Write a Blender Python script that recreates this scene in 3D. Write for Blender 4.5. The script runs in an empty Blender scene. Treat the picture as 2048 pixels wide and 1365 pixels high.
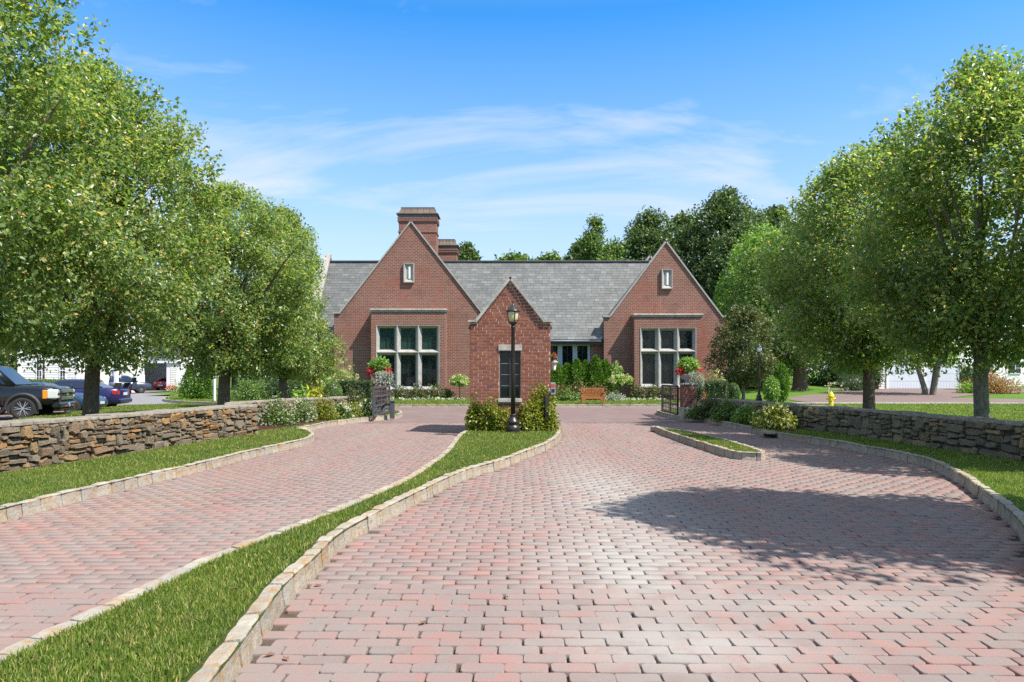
import bpy, bmesh, math, random
import numpy as np
from mathutils import Vector, Matrix
from mathutils.geometry import tessellate_polygon

R = math.radians
random.seed(7)
SC = bpy.context.scene
COL = SC.collection

# ------------------------------------------------------------------ camera
F, H, HZ = 1400.0, 1.6, 753.0          # focal length in photo pixels, eye height, horizon row
cam_d = bpy.data.cameras.new('camera')
cam = bpy.data.objects.new('camera', cam_d)
COL.objects.link(cam)
cam.location = (0, 0, H)
cam.rotation_euler = (R(90), 0, 0)
cam_d.sensor_width = 36.0
cam_d.lens = 36.0 * F / 2048.0
cam_d.shift_y = (HZ - 682.5) / 2048.0
cam_d.clip_end = 3000
SC.camera = cam

# ------------------------------------------------------------------ light
SUN_DIR = Vector((-1.0, 0.62, -1.65)).normalized()      # the way the light travels
sun_d = bpy.data.lights.new('sun', 'SUN')
sun_d.energy = 4.8
sun_d.angle = R(0.53)
sun_d.color = (1.0, 0.955, 0.89)
sun = bpy.data.objects.new('sun', sun_d)
COL.objects.link(sun)
sun.location = (20, -9, 32)
sun.rotation_euler = SUN_DIR.to_track_quat('-Z', 'Y').to_euler()
elev = math.asin(-SUN_DIR.z)
azim = math.atan2(-SUN_DIR.x, -SUN_DIR.y)              # clockwise from +Y

world = bpy.data.worlds.new('World')
SC.world = world
world.use_nodes = True
wn, wl = world.node_tree.nodes, world.node_tree.links
for n in list(wn):
    wn.remove(n)
w_out = wn.new('ShaderNodeOutputWorld')
w_bg = wn.new('ShaderNodeBackground')
w_bg.inputs['Strength'].default_value = 0.15
w_sky = wn.new('ShaderNodeTexSky')
w_sky.sky_type = 'NISHITA'
w_sky.sun_disc = False
w_sky.sun_elevation = elev
w_sky.sun_rotation = azim
w_sky.air_density = 1.0
w_sky.dust_density = 0.25
w_sky.ozone_density = 3.5
# thin cirrus: noise on the direction projected on a flat layer overhead
w_tc = wn.new('ShaderNodeTexCoord')
w_sep = wn.new('ShaderNodeSeparateXYZ')
wl.new(w_tc.outputs['Generated'], w_sep.inputs[0])
def wmath(op, a, b=None, clamp=False):
    n = wn.new('ShaderNodeMath'); n.operation = op; n.use_clamp = clamp
    for i, v in enumerate((a, b)):
        if v is None: continue
        if isinstance(v, (int, float)): n.inputs[i].default_value = v
        else: wl.new(v, n.inputs[i])
    return n.outputs[0]
zz = wmath('ADD', wmath('MAXIMUM', w_sep.outputs['Z'], 0.0), 0.16)
cx = wmath('DIVIDE', w_sep.outputs['X'], zz)
cy = wmath('DIVIDE', w_sep.outputs['Y'], zz)
w_comb = wn.new('ShaderNodeCombineXYZ')
wl.new(cx, w_comb.inputs[0]); wl.new(cy, w_comb.inputs[1])
w_map = wn.new('ShaderNodeMapping')
w_map.inputs['Rotation'].default_value = (0, 0, R(-38))
w_map.inputs['Location'].default_value = (3.7, 1.9, 0)
w_map.inputs['Scale'].default_value = (0.60, 1.3, 1)
wl.new(w_comb.outputs[0], w_map.inputs[0])
w_n1 = wn.new('ShaderNodeTexNoise')
w_n1.inputs['Scale'].default_value = 1.15
w_n1.inputs['Detail'].default_value = 9
w_n1.inputs['Roughness'].default_value = 0.60
w_n1.inputs['Distortion'].default_value = 0.9
wl.new(w_map.outputs[0], w_n1.inputs['Vector'])
w_r = wn.new('ShaderNodeValToRGB')
w_r.color_ramp.elements[0].position = 0.48
w_r.color_ramp.elements[0].color = (0, 0, 0, 1)
w_r.color_ramp.elements[1].position = 0.74
w_r.color_ramp.elements[1].color = (1, 1, 1, 1)
wl.new(w_n1.outputs['Fac'], w_r.inputs[0])
w_mix = wn.new('ShaderNodeMix'); w_mix.data_type = 'RGBA'
wl.new(wmath('MULTIPLY', w_r.outputs[0], 0.95, True), w_mix.inputs['Factor'])
w_hs = wn.new('ShaderNodeHueSaturation')
w_hs.inputs['Saturation'].default_value = 1.55
w_hs.inputs['Value'].default_value = 1.08
wl.new(w_sky.outputs[0], w_hs.inputs['Color'])
# summer haze, thickest at the horizon
w_hz = wn.new('ShaderNodeValToRGB')
for e, (ps, vl) in zip([w_hz.color_ramp.elements[0], w_hz.color_ramp.elements[1]] + [w_hz.color_ramp.elements.new(.5) for _ in range(3)], ((0.0, .92), (0.62, 0.0), (0.19, .66), (0.34, .30), (0.46, .08))):
    e.position = ps; e.color = (vl, vl, vl, 1)
wl.new(w_sep.outputs['Z'], w_hz.inputs[0])
w_mh = wn.new('ShaderNodeMix'); w_mh.data_type = 'RGBA'
wl.new(w_hz.outputs[0], w_mh.inputs['Factor'])
wl.new(w_hs.outputs[0], w_mh.inputs['A'])
w_mh.inputs['B'].default_value = (2.95, 3.25, 3.55, 1)
wl.new(w_mh.outputs['Result'], w_mix.inputs['A'])
w_mix.inputs['B'].default_value = (3.2, 3.4, 3.6, 1)
wl.new(w_mix.outputs['Result'], w_bg.inputs['Color'])
wl.new(w_bg.outputs[0], w_out.inputs['Surface'])

vs = SC.view_settings
vs.view_transform = 'Standard'
vs.look = 'None'
vs.exposure = 0.85
vs.gamma = 1.0
vs.use_curve_mapping = False
SC.render.engine = 'CYCLES'
SC.cycles.max_bounces = 8
SC.cycles.diffuse_bounces = 5
SC.cycles.glossy_bounces = 3
SC.cycles.transmission_bounces = 4
SC.cycles.transparent_max_bounces = 8
SC.cycles.use_denoising = False
SC.cycles.sample_clamp_indirect = 6

# ------------------------------------------------------------------ helpers
def gp(px, py, z=0.0):
    """ground point seen at photo pixel (px, py) on the level z"""
    Y = F * (H - z) / (py - HZ)
    return ((px - 1024.0) / F * Y, Y)

def wp(px, py, Y):
    return ((px - 1024.0) / F * Y, Y, H - (py - HZ) / F * Y)

def tag(o, label=None, cat=None, group=None, kind=None):
    if label: o['label'] = label
    if cat: o['category'] = cat
    if group: o['group'] = group
    if kind: o['kind'] = kind
    return o

def empty(name, loc=(0, 0, 0), rz=0.0, label=None, cat=None, group=None, kind=None, parent=None):
    o = bpy.data.objects.new(name, None)
    o.empty_display_size = 0.2
    COL.objects.link(o)
    o.location = loc
    o.rotation_euler = (0, 0, rz)
    if parent: o.parent = parent
    return tag(o, label, cat, group, kind)

def link_mesh(name, me, m=None, parent=None, loc=None):
    o = bpy.data.objects.new(name, me)
    COL.objects.link(o)
    if m is not None and not me.materials:
        me.materials.append(m)
    if parent is not None: o.parent = parent
    if loc is not None: o.location = loc
    return o

def np_mesh(name, verts, faces, m=None, parent=None, smooth=False, loc=None, colors=None):
    """verts (N,3); faces (M,3) or (M,4), or a list of such arrays"""
    if not isinstance(faces, list): faces = [faces]
    me = bpy.data.meshes.new(name)
    verts = np.ascontiguousarray(verts, dtype=np.float32)
    me.vertices.add(len(verts))
    me.vertices.foreach_set('co', verts.ravel())
    loops, starts, off = [], [], 0
    for f in faces:
        f = np.asarray(f, dtype=np.int32)
        if len(f) == 0: continue
        k = f.shape[1]
        starts.append(off + np.arange(len(f), dtype=np.int32) * k)
        loops.append(f.ravel())
        off += f.size
    loops = np.concatenate(loops); starts = np.concatenate(starts)
    me.loops.add(len(loops))
    me.loops.foreach_set('vertex_index', loops)
    me.polygons.add(len(starts))
    me.polygons.foreach_set('loop_start', starts)
    if smooth:
        me.polygons.foreach_set('use_smooth', np.ones(len(starts), dtype=bool))
    me.update(calc_edges=True)
    me.validate()
    return link_mesh(name, me, m, parent, loc)

class MB:
    """collects simple solids, links them as one mesh"""
    def __init__(self): self.v, self.f = [], []
    def add(self, verts, faces):
        n = len(self.v)
        self.v += [tuple(p) for p in verts]
        self.f += [tuple(i + n for i in q) for q in faces]
        return self
    def box(self, x0, x1, y0, y1, z0, z1):
        v = [(x0,y0,z0),(x1,y0,z0),(x1,y1,z0),(x0,y1,z0),(x0,y0,z1),(x1,y0,z1),(x1,y1,z1),(x0,y1,z1)]
        return self.add(v, [(0,3,2,1),(4,5,6,7),(0,1,5,4),(1,2,6,5),(2,3,7,6),(3,0,4,7)])
    def bar(self, a, b, w, t, up=(0,0,1)):
        """square bar from a to b, w wide (sideways) and t thick (along up)"""
        a, b = Vector(a), Vector(b)
        d = (b - a).normalized(); u = Vector(up)
        s = d.cross(u)
        if s.length < 1e-4: s = d.cross(Vector((0,1,0)))
        s.normalize(); u = s.cross(d).normalized()
        s *= w/2; u *= t/2
        v = [a-s-u, a+s-u, a+s+u, a-s+u, b-s-u, b+s-u, b+s+u, b-s+u]
        return self.add(v, [(0,3,2,1),(4,5,6,7),(0,1,5,4),(1,2,6,5),(2,3,7,6),(3,0,4,7)])
    def tube(self, pts, rad, n=8, cap=True):
        pts = [Vector(p) for p in pts]
        if isinstance(rad, (int, float)): rad = [rad]*len(pts)
        rings, ref = [], None
        for i, p in enumerate(pts):
            d = (pts[min(i+1, len(pts)-1)] - pts[max(i-1, 0)]).normalized()
            if ref is None:
                ref = d.cross(Vector((0.31, 0.95, 0.05)))
                if ref.length < 0.1: ref = d.cross(Vector((1,0,0)))
            ref = (ref - d*ref.dot(d)).normalized()
            b = d.cross(ref)
            rings.append([p + (ref*math.cos(2*math.pi*k/n) + b*math.sin(2*math.pi*k/n))*rad[i] for k in range(n)])
        v = [q for r in rings for q in r]; f = []
        for i in range(len(rings)-1):
            for k in range(n):
                k2 = (k+1) % n
                f.append((i*n+k, i*n+k2, (i+1)*n+k2, (i+1)*n+k))
        if cap:
            f.append(tuple(reversed(range(n)))); f.append(tuple((len(rings)-1)*n+k for k in range(n)))
        return self.add(v, f)
    def lathe(self, prof, n=20, c=(0,0,0)):
        """prof: (radius, z) from bottom to top, about the z axis at c"""
        v, f = [], []
        for r, z in prof:
            for k in range(n):
                a = 2*math.pi*k/n
                v.append((c[0]+r*math.cos(a), c[1]+r*math.sin(a), c[2]+z))
        for i in range(len(prof)-1):
            for k in range(n):
                k2 = (k+1) % n
                f.append((i*n+k, i*n+k2, (i+1)*n+k2, (i+1)*n+k))
        f.append(tuple(reversed(range(n)))); f.append(tuple((len(prof)-1)*n+k for k in range(n)))
        return self.add(v, f)
    def prism(self, poly, y0, y1):
        """poly in (x, z), extruded from y0 to y1"""
        n = len(poly)
        v = [(x, y0, z) for x, z in poly] + [(x, y1, z) for x, z in poly]
        f = [tuple(range(n)), tuple(reversed(range(n, 2*n)))]
        for i in range(n):
            j = (i+1) % n
            f.append((i, i+n, j+n, j))
        return self.add(v, f)
    def build(self, name, m, parent=None, smooth=False, loc=None, bevel=0, fix=True):
        me = bpy.data.meshes.new(name)
        me.from_pydata([tuple(p) for p in self.v], [], self.f)
        if fix or bevel:
            bm = bmesh.new(); bm.from_mesh(me)
            bmesh.ops.recalc_face_normals(bm, faces=bm.faces)
            if bevel:
                bmesh.ops.bevel(bm, geom=[e for e in bm.edges if e.is_manifold and e.calc_face_angle(0) > 0.5],
                                offset=bevel, segments=1, affect='EDGES', clamp_overlap=True)
            bm.to_mesh(me); bm.free()
        if smooth:
            for p in me.polygons: p.use_smooth = True
        me.update()
        return link_mesh(name, me, m, parent, loc)

def poly_sheet(name, pts, z, m, zf=None, parent=None):
    """flat sheet over a (concave) outline"""
    tris = tessellate_polygon([[Vector((x, y, 0)) for x, y in pts]])
    v = [(x, y, (zf(x, y) if zf else z)) for x, y in pts]
    me = bpy.data.meshes.new(name)
    me.from_pydata(v, [], [tuple(t) for t in tris])
    bm = bmesh.new(); bm.from_mesh(me)
    for f in bm.faces:
        f.normal_update()
        if f.normal.z < 0: f.normal_flip()
    bm.to_mesh(me); bm.free()
    return link_mesh(name, me, m, parent)

def in_poly(P, poly):
    x, y = P[:, 0], P[:, 1]
    c = np.zeros(len(P), dtype=bool)
    n = len(poly); j = n-1
    for i in range(n):
        xi, yi = poly[i]; xj, yj = poly[j]
        if yi != yj:
            t = ((yi > y) != (yj > y)) & (x < (xj-xi)*(y-yi)/(yj-yi) + xi)
            c ^= t
        j = i
    return c

def smooth_line(pts, step=0.25):
    """Catmull-Rom through the points, resampled evenly"""
    P = [np.array(p, float) for p in pts]
    P = [2*P[0]-P[1]] + P + [2*P[-1]-P[-2]]
    out = []
    for i in range(1, len(P)-2):
        for t in np.linspace(0, 1, 14, endpoint=False):
            a, b, c, d = P[i-1], P[i], P[i+1], P[i+2]
            out.append(0.5*((2*b)+(-a+c)*t+(2*a-5*b+4*c-d)*t*t+(-a+3*b-3*c+d)*t**3))
    out.append(P[-2])
    out = np.array(out)
    L = np.concatenate([[0], np.cumsum(np.linalg.norm(np.diff(out, axis=0), axis=1))])
    n = max(2, int(L[-1]/step)+1)
    s = np.linspace(0, L[-1], n)
    return np.stack([np.interp(s, L, out[:, 0]), np.interp(s, L, out[:, 1])], 1)

class Path:
    def __init__(self, pts, step=0.12):
        self.p = smooth_line(pts, step)
        self.L = np.concatenate([[0], np.cumsum(np.linalg.norm(np.diff(self.p, axis=0), axis=1))])
        self.len = self.L[-1]
    def at(self, s):
        x = np.interp(s, self.L, self.p[:, 0]); y = np.interp(s, self.L, self.p[:, 1])
        e = 0.08
        dx = np.interp(s+e, self.L, self.p[:, 0]) - np.interp(s-e, self.L, self.p[:, 0])
        dy = np.interp(s+e, self.L, self.p[:, 1]) - np.interp(s-e, self.L, self.p[:, 1])
        d = math.hypot(dx, dy) or 1
        return (x, y), (dx/d, dy/d)

# ------------------------------------------------------------------ materials
class NT:
    def __init__(self, name):
        self.m = bpy.data.materials.new(name)
        self.m.use_nodes = True
        self.t = self.m.node_tree
        self.n, self.l = self.t.nodes, self.t.links
        self.b = self.n['Principled BSDF']
        self.out = self.n['Material Output']
    def node(self, typ, **kw):
        n = self.n.new(typ)
        for k, v in kw.items():
            if k in n.inputs: 
                self.put(n.inputs[k], v)
            else: setattr(n, k, v)
        return n
    def put(self, sock, v):
        if isinstance(v, bpy.types.NodeSocket): self.l.new(v, sock)
        else:
            if isinstance(v, (tuple, list)) and len(v) == 3 and sock.type == 'RGBA': v = (*v, 1)
            sock.default_value = v
    def math(self, op, a, b=None, clamp=False):
        n = self.n.new('ShaderNodeMath'); n.operation = op; n.use_clamp = clamp
        self.put(n.inputs[0], a)
        if b is not None: self.put(n.inputs[1], b)
        return n.outputs[0]
    def noise(self, scale, detail=4, rough=0.55, vec=None, dist=0.0):
        n = self.n.new('ShaderNodeTexNoise')
        n.inputs['Scale'].default_value = scale
        n.inputs['Detail'].default_value = detail
        n.inputs['Roughness'].default_value = rough
        n.inputs['Distortion'].default_value = dist
        if vec is not None: self.l.new(vec, n.inputs['Vector'])
        return n.outputs['Fac']
    def ramp(self, fac, stops, interp='LINEAR'):
        n = self.n.new('ShaderNodeValToRGB')
        cr = n.color_ramp; cr.interpolation = interp
        while len(cr.elements) < len(stops): cr.elements.new(0.5)
        for e, (p, c) in zip(cr.elements, stops):
            e.position = p
            e.color = (c, c, c, 1) if isinstance(c, (int, float)) else (*c, 1)
        self.put(n.inputs[0], fac)
        return n.outputs[0]
    def mix(self, fac, a, b, mode='MIX'):
        n = self.n.new('ShaderNodeMix'); n.data_type = 'RGBA'; n.blend_type = mode
        self.put(n.inputs['Factor'], fac); self.put(n.inputs['A'], a); self.put(n.inputs['B'], b)
        return n.outputs['Result']
    def pos(self):
        return self.n.new('ShaderNodeNewGeometry').outputs['Position']
    def obj(self):
        return self.n.new('ShaderNodeTexCoord').outputs['Object']
    def island(self):
        """a random number for every loose piece and every object"""
        a = self.n.new('ShaderNodeNewGeometry').outputs['Random Per Island']
        b = self.n.new('ShaderNodeObjectInfo').outputs['Random']
        return self.math('FRACT', self.math('ADD', a, self.math('MULTIPLY', b, 7.31)))
    def bump(self, h, strength=0.3, dist=0.02):
        n = self.n.new('ShaderNodeBump')
        n.inputs['Strength'].default_value = strength
        n.inputs['Distance'].default_value = dist
        self.put(n.inputs['Height'], h)
        self.l.new(n.outputs[0], self.b.inputs['Normal'])
    def set(self, color=None, rough=None, metal=None, spec=None):
        if color is not None: self.put(self.b.inputs['Base Color'], color)
        if rough is not None: self.put(self.b.inputs['Roughness'], rough)
        if metal is not None: self.put(self.b.inputs['Metallic'], metal)
        if spec is not None: self.put(self.b.inputs['Specular IOR Level'], spec)
        return self.m

def mul(c, k): return tuple(min(1, x*k) for x in c)

def plain(name, c, rough=0.6, metal=0.0, var=0.15, scale=6.0, bump=0.1, spec=0.5, bdist=0.01):
    t = NT(name)
    p = t.pos()
    n = t.noise(scale, 6, 0.6, p)
    col = t.ramp(n, [(0.3, mul(c, 1-var)), (0.7, mul(c, 1+var))])
    r = t.ramp(t.noise(scale*2.3, 4, 0.6, p), [(0.3, max(0.02, rough-0.08)), (0.7, min(1, rough+0.08))])
    if bump: t.bump(t.noise(scale*9, 5, 0.65, p), bump, bdist)
    return t.set(col, r, metal, spec)

def leaf_mat(name, stops, trans=0.35, rough=0.42, spec=0.5, tint=1.6):
    t = NT(name)
    col = t.ramp(t.island(), stops)
    big = t.noise(0.9, 2, 0.5, t.pos())
    col = t.mix(1.0, col, t.ramp(big, [(0.3, (0.80, 0.84, 0.80)), (0.7, (1.16, 1.10, 1.0))]), 'MULTIPLY')
    t.set(col, rough, 0, spec)
    tr = t.n.new('ShaderNodeBsdfTranslucent')
    t.l.new(t.mix(1.0, col, (tint*1.05, tint*1.12, tint*0.5), 'MULTIPLY'), tr.inputs[0])
    mx = t.n.new('ShaderNodeMixShader'); mx.inputs[0].default_value = trans
    t.l.new(t.b.outputs[0], mx.inputs[1]); t.l.new(tr.outputs[0], mx.inputs[2])
    t.l.new(mx.outputs[0], t.out.inputs['Surface'])
    return t.m

def glass_mat(name, tint=(0.55, 0.62, 0.62), clear=0.5):
    t = NT(name)
    t.set((0.015, 0.02, 0.022), 0.03, 0, 0.6)
    tr = t.n.new('ShaderNodeBsdfTransparent'); tr.inputs[0].default_value = (*tint, 1)
    mx = t.n.new('ShaderNodeMixShader'); mx.inputs[0].default_value = clear
    t.l.new(t.b.outputs[0], mx.inputs[1]); t.l.new(tr.outputs[0], mx.inputs[2])
    t.l.new(mx.outputs[0], t.out.inputs['Surface'])
    return t.m

M = {}
def build_materials():
    # --- pavers: rosy concrete with grey blends, dusty white patches where salt came through
    t = NT('paver'); p = t.pos(); isl = t.island()
    base = t.ramp(isl, [(0.0, (0.272, 0.161, 0.138)), (0.22, (0.293, 0.159, 0.134)), (0.38, (0.238, 0.179, 0.158)), (0.55, (0.306, 0.159, 0.133)), (0.70, (0.217, 0.173, 0.155)), (0.85, (0.264, 0.173, 0.150)), (1.0, (0.192, 0.144, 0.128))])
    blot = t.noise(6.0, 4, 0.65, p)
    base = t.mix(t.ramp(blot, [(0.47, 0.0), (0.60, 0.75)]), base, (0.214, 0.185, 0.165))
    fine = t.noise(240, 3, 0.7, p)
    base = t.mix(1.0, base, t.ramp(fine, [(0.25, 0.80), (0.60, 1.05), (0.72, 1.5)]), 'MULTIPLY')
    # worn tracks: paler, greyer
    mpt = t.node('ShaderNodeMapping'); mpt.inputs['Scale'].default_value = (1.0, 0.16, 1); t.l.new(p, mpt.inputs[0])
    track = t.noise(1.1, 4, 0.55, mpt.outputs[0])
    base = t.mix(t.ramp(track, [(0.40, 0.0), (0.68, 0.55)]), base, (0.253, 0.209, 0.182))
    # salt bloom patch
    sep = t.node('ShaderNodeSeparateXYZ'); t.l.new(p, sep.inputs[0])
    def gauss(x0, y0, sx, sy):
        dx = t.math('DIVIDE', t.math('SUBTRACT', sep.outputs['X'], x0), sx)
        dy = t.math('DIVIDE', t.math('SUBTRACT', sep.outputs['Y'], y0), sy)
        d = t.math('ADD', t.math('MULTIPLY', dx, dx), t.math('MULTIPLY', dy, dy))
        return t.math('EXPONENT', t.math('MULTIPLY', d, -1.0))
    g = t.math('ADD', gauss(0.93, 6.0, 0.6, 0.95), t.math('ADD', gauss(1.25, 9.4, 0.75, 3.2), gauss(1.05, 4.15, 0.75, 0.35)))
    g = t.math('ADD', g, t.math('MULTIPLY', gauss(2.2, 4.9, 1.0, 0.3), 0.5))
    g = t.math('MULTIPLY', g, t.ramp(t.noise(2.6, 5, 0.65, p), [(0.30, 0.15), (0.52, 1.0)]), True)
    base = t.mix(t.math('MULTIPLY', g, t.ramp(isl, [(0.0, 0.70), (0.5, 1.0), (1.0, 0.85)])), base, (0.318, 0.290, 0.258))
    oil = t.noise(0.75, 3, 0.5, p)
    base = t.mix(t.ramp(oil, [(0.64, 0.0), (0.76, 0.38)]), base, (0.115, 0.085, 0.075))
    # rust bloom on the entry lane
    g2 = t.math('ADD', gauss(-4.6, 8.3, 0.9, 1.6), gauss(-4.2, 11.8, 0.5, 1.6))
    g2 = t.math('MULTIPLY', g2, t.ramp(t.noise(3.1, 5, 0.65, p), [(0.45, 0.0), (0.68, 1.0)]), True)
    base = t.mix(t.math('MULTIPLY', g2, 0.45), base, (0.343, 0.185, 0.086))
    t.bump(t.noise(130, 5, 0.75, p), 0.6, 0.006)
    M['paver'] = t.set(base, t.ramp(fine, [(0.2, 0.9), (0.8, 0.72)]), 0, 0.25)

    t = NT('joint'); p = t.pos()
    c = t.ramp(t.noise(60, 4, 0.7, p), [(0.3, (0.060, 0.046, 0.036)), (0.6, (0.11, 0.086, 0.066)), (0.8, (0.17, 0.138, 0.105))])
    c = t.mix(t.ramp(t.noise(2.4, 5, 0.7, p), [(0.56, 0.0), (0.70, 0.7)]), c, (0.075, 0.085, 0.028))
    t.bump(t.noise(200, 3, 0.7, p), 0.6, 0.01)
    M['joint'] = t.set(c, 0.95, 0, 0.1)

    # far paving, too far off to tell single pavers
    t = NT('paver_far'); p = t.pos()
    bk = t.node('ShaderNodeTexBrick')
    t.l.new(p, bk.inputs['Vector'])
    bk.inputs['Scale'].default_value = 1.0
    bk.inputs['Brick Width'].default_value = 0.251; bk.inputs['Row Height'].default_value = 0.1245
    bk.inputs['Mortar Size'].default_value = 0.004
    bk.inputs['Color1'].default_value = (0.204, 0.124, 0.109, 1); bk.inputs['Color2'].default_value = (0.168, 0.130, 0.118, 1)
    bk.inputs['Mortar'].default_value = (0.073, 0.056, 0.048, 1)
    c = t.mix(t.ramp(t.noise(0.32, 3, 0.5, p), [(0.40, 0.0), (0.68, 0.55)]), bk.outputs['Color'], (0.193, 0.155, 0.142))
    c = t.mix(1.0, c, t.ramp(t.noise(1.4, 5, 0.6, p), [(0.3, 0.88), (0.7, 1.1)]), 'MULTIPLY')
    M['paver_far'] = t.set(c, 0.85, 0, 0.2)

    # kerb granite
    t = NT('granite'); p = t.pos()
    isl = t.island()
    c = t.ramp(isl, [(0.0, (0.323, 0.291, 0.233)), (0.3, (0.374, 0.343, 0.282)), (0.55, (0.350, 0.298, 0.215)), (0.8, (0.297, 0.279, 0.245)), (1.0, (0.387, 0.348, 0.277))])
    st = t.noise(9, 5, 0.65, p, 0.6)
    c = t.mix(t.ramp(st, [(0.48, 0.0), (0.66, 0.85)]), c, (0.339, 0.198, 0.080))
    c = t.mix(t.ramp(t.noise(5, 5, 0.7, p), [(0.56, 0.0), (0.75, 0.7)]), c, (0.162, 0.148, 0.128))
    c = t.mix(1.0, c, t.ramp(t.noise(190, 3, 0.7, p), [(0.25, 0.7), (0.5, 1.0), (0.8, 1.2)]), 'MULTIPLY')
    t.bump(t.noise(26, 7, 0.7, p), 0.8, 0.02)
    M['granite'] = t.set(c, 0.85, 0, 0.25)

    # fieldstone
    def stone(name, grey):
        t = NT(name); p = t.pos(); isl = t.island()
        if grey:
            st = [(0.0, (0.160, 0.138, 0.092)), (0.3, (0.244, 0.207, 0.137)), (0.55, (0.184, 0.162, 0.115)), (0.72, (0.297, 0.244, 0.146)), (0.86, (0.344, 0.260, 0.134)), (1.0, (0.214, 0.183, 0.129))]
        else:
            st = [(0.0, (0.172, 0.133, 0.092)), (0.2, (0.231, 0.186, 0.131)), (0.4, (0.189, 0.156, 0.111)), (0.55, (0.265, 0.209, 0.137)), (0.68, (0.214, 0.141, 0.092)), (0.8, (0.309, 0.209, 0.106)), (0.9, (0.376, 0.206, 0.076)), (1.0, (0.248, 0.206, 0.154))]
        c = t.ramp(isl, st)
        c = t.mix(t.ramp(t.noise(11, 6, 0.7, p, 0.8), [(0.50, 0.0), (0.70, 0.65)]), c, (0.103, 0.080, 0.057) if grey else (0.128, 0.095, 0.063))
        c = t.mix(t.ramp(t.noise(17, 5, 0.7, p), [(0.58, 0.0), (0.74, 0.55)]), c, (0.342, 0.282, 0.191))
        if not grey:
            c = t.mix(t.ramp(t.noise(6, 5, 0.7, p, 0.5), [(0.60, 0.0), (0.74, 0.5)]), c, (0.394, 0.198, 0.063))
        c = t.mix(1.0, c, t.ramp(t.noise(120, 4, 0.75, p), [(0.25, 0.55), (0.5, 1.0), (0.8, 1.55)]), 'MULTIPLY')
        t.bump(t.noise(28, 8, 0.75, p), 1.0, 0.05)
        return t.set(c, 0.9, 0, 0.2)
    M['stone'] = stone('fieldstone', False)
    M['stone_grey'] = stone('fieldstone_grey', True)
    M['core'] = plain('wall_core', (0.05, 0.043, 0.035), 0.95, 0, 0.3, 14, 0.5)
    M['capstone'] = plain('capstone', (0.25, 0.22, 0.175), 0.9, 0, 0.35, 9, 0.7, 0.2, 0.02)

    # brickwork of the clubhouse (single bricks are below what the picture resolves)
    def brick(name, c1, c2, mortar, w, h, ms, dark):
        t = NT(name); p = t.pos()
        sep = t.node('ShaderNodeSeparateXYZ'); t.l.new(p, sep.inputs[0])
        cmb = t.node('ShaderNodeCombineXYZ')
        t.l.new(t.math('ADD', sep.outputs['X'], sep.outputs['Y']), cmb.inputs[0]); t.l.new(sep.outputs['Z'], cmb.inputs[1])
        bk = t.node('ShaderNodeTexBrick'); t.l.new(cmb.outputs[0], bk.inputs['Vector'])
        bk.inputs['Scale'].default_value = 1
        bk.inputs['Brick Width'].default_value = w; bk.inputs['Row Height'].default_value = h
        bk.inputs['Mortar Size'].default_value = ms; bk.inputs['Mortar Smooth'].default_value = 0.1
        bk.inputs['Bias'].default_value = -0.1
        bk.inputs['Color1'].default_value = (*c1, 1); bk.inputs['Color2'].default_value = (*c2, 1)
        bk.inputs['Mortar'].default_value = (*mortar, 1)
        c = bk.outputs['Color']
        red = t.noise(0.55, 4, 0.6, p)
        c = t.mix(t.ramp(red, [(0.50, 0.0), (0.72, 0.42)]), c, (0.30, 0.072, 0.036))
        dk = t.noise(0.8, 5, 0.65, p)
        c = t.mix(t.ramp(dk, [(0.54, 0.0), (0.78, 0.45)]), c, dark)
        c = t.mix(1.0, c, t.ramp(t.noise(9, 4, 0.7, p), [(0.3, 0.82), (0.7, 1.15)]), 'MULTIPLY')
        t.bump(bk.outputs['Fac'], -0.5, 0.012) if False else t.bump(t.math('SUBTRACT', 1.0, bk.outputs['Fac']), 0.7, 0.012)
        return t.set(c, 0.9, 0, 0.2)
    M['brick'] = brick('clubhouse_brick', (0.227, 0.090, 0.063), (0.164, 0.068, 0.050), (0.356, 0.262, 0.207), 0.275, 0.105, 0.0125, (0.083, 0.044, 0.036))
    M['brick_pier'] = brick('pier_brick', (0.198, 0.073, 0.051), (0.144, 0.058, 0.045), (0.227, 0.160, 0.129), 0.22, 0.08, 0.009, (0.076, 0.041, 0.036))
    # gatehouse bricks are built one by one
    t = NT('gatehouse_brick'); p = t.pos()
    c = t.ramp(t.island(), [(0.0, (0.238, 0.076, 0.041)), (0.3, (0.281, 0.098, 0.055)), (0.6, (0.211, 0.069, 0.041)), (0.85, (0.308, 0.121, 0.073)), (1.0, (0.167, 0.050, 0.044))])
    c = t.mix(t.ramp(t.noise(14, 5, 0.7, p), [(0.55, 0.0), (0.75, 0.4)]), c, (0.141, 0.053, 0.036))
    c = t.mix(t.ramp(t.noise(5, 5, 0.7, p), [(0.60, 0.0), (0.78, 0.35)]), c, (0.405, 0.302, 0.248))
    t.bump(t.noise(60, 6, 0.7, p), 0.6, 0.008)
    M['gh_brick'] = t.set(c, 0.88, 0, 0.2)
    M['mortar'] = plain('mortar', (0.46, 0.385, 0.325), 0.95, 0, 0.2, 18, 0.4)
    M['limestone'] = plain('limestone', (0.33, 0.315, 0.285), 0.85, 0, 0.18, 3.0, 0.25, 0.2)
    M['limestone_dark'] = plain('weathered_limestone', (0.36, 0.34, 0.30), 0.88, 0, 0.3, 4.0, 0.3, 0.2)

    # slates
    t = NT('slate'); p = t.pos()
    c = t.ramp(t.island(), [(0.0, (0.098, 0.101, 0.096)), (0.3, (0.115, 0.118, 0.112)), (0.55, (0.138, 0.141, 0.134)), (0.8, (0.112, 0.113, 0.106)), (0.92, (0.150, 0.153, 0.147)), (1.0, (0.165, 0.168, 0.161))])
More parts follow.
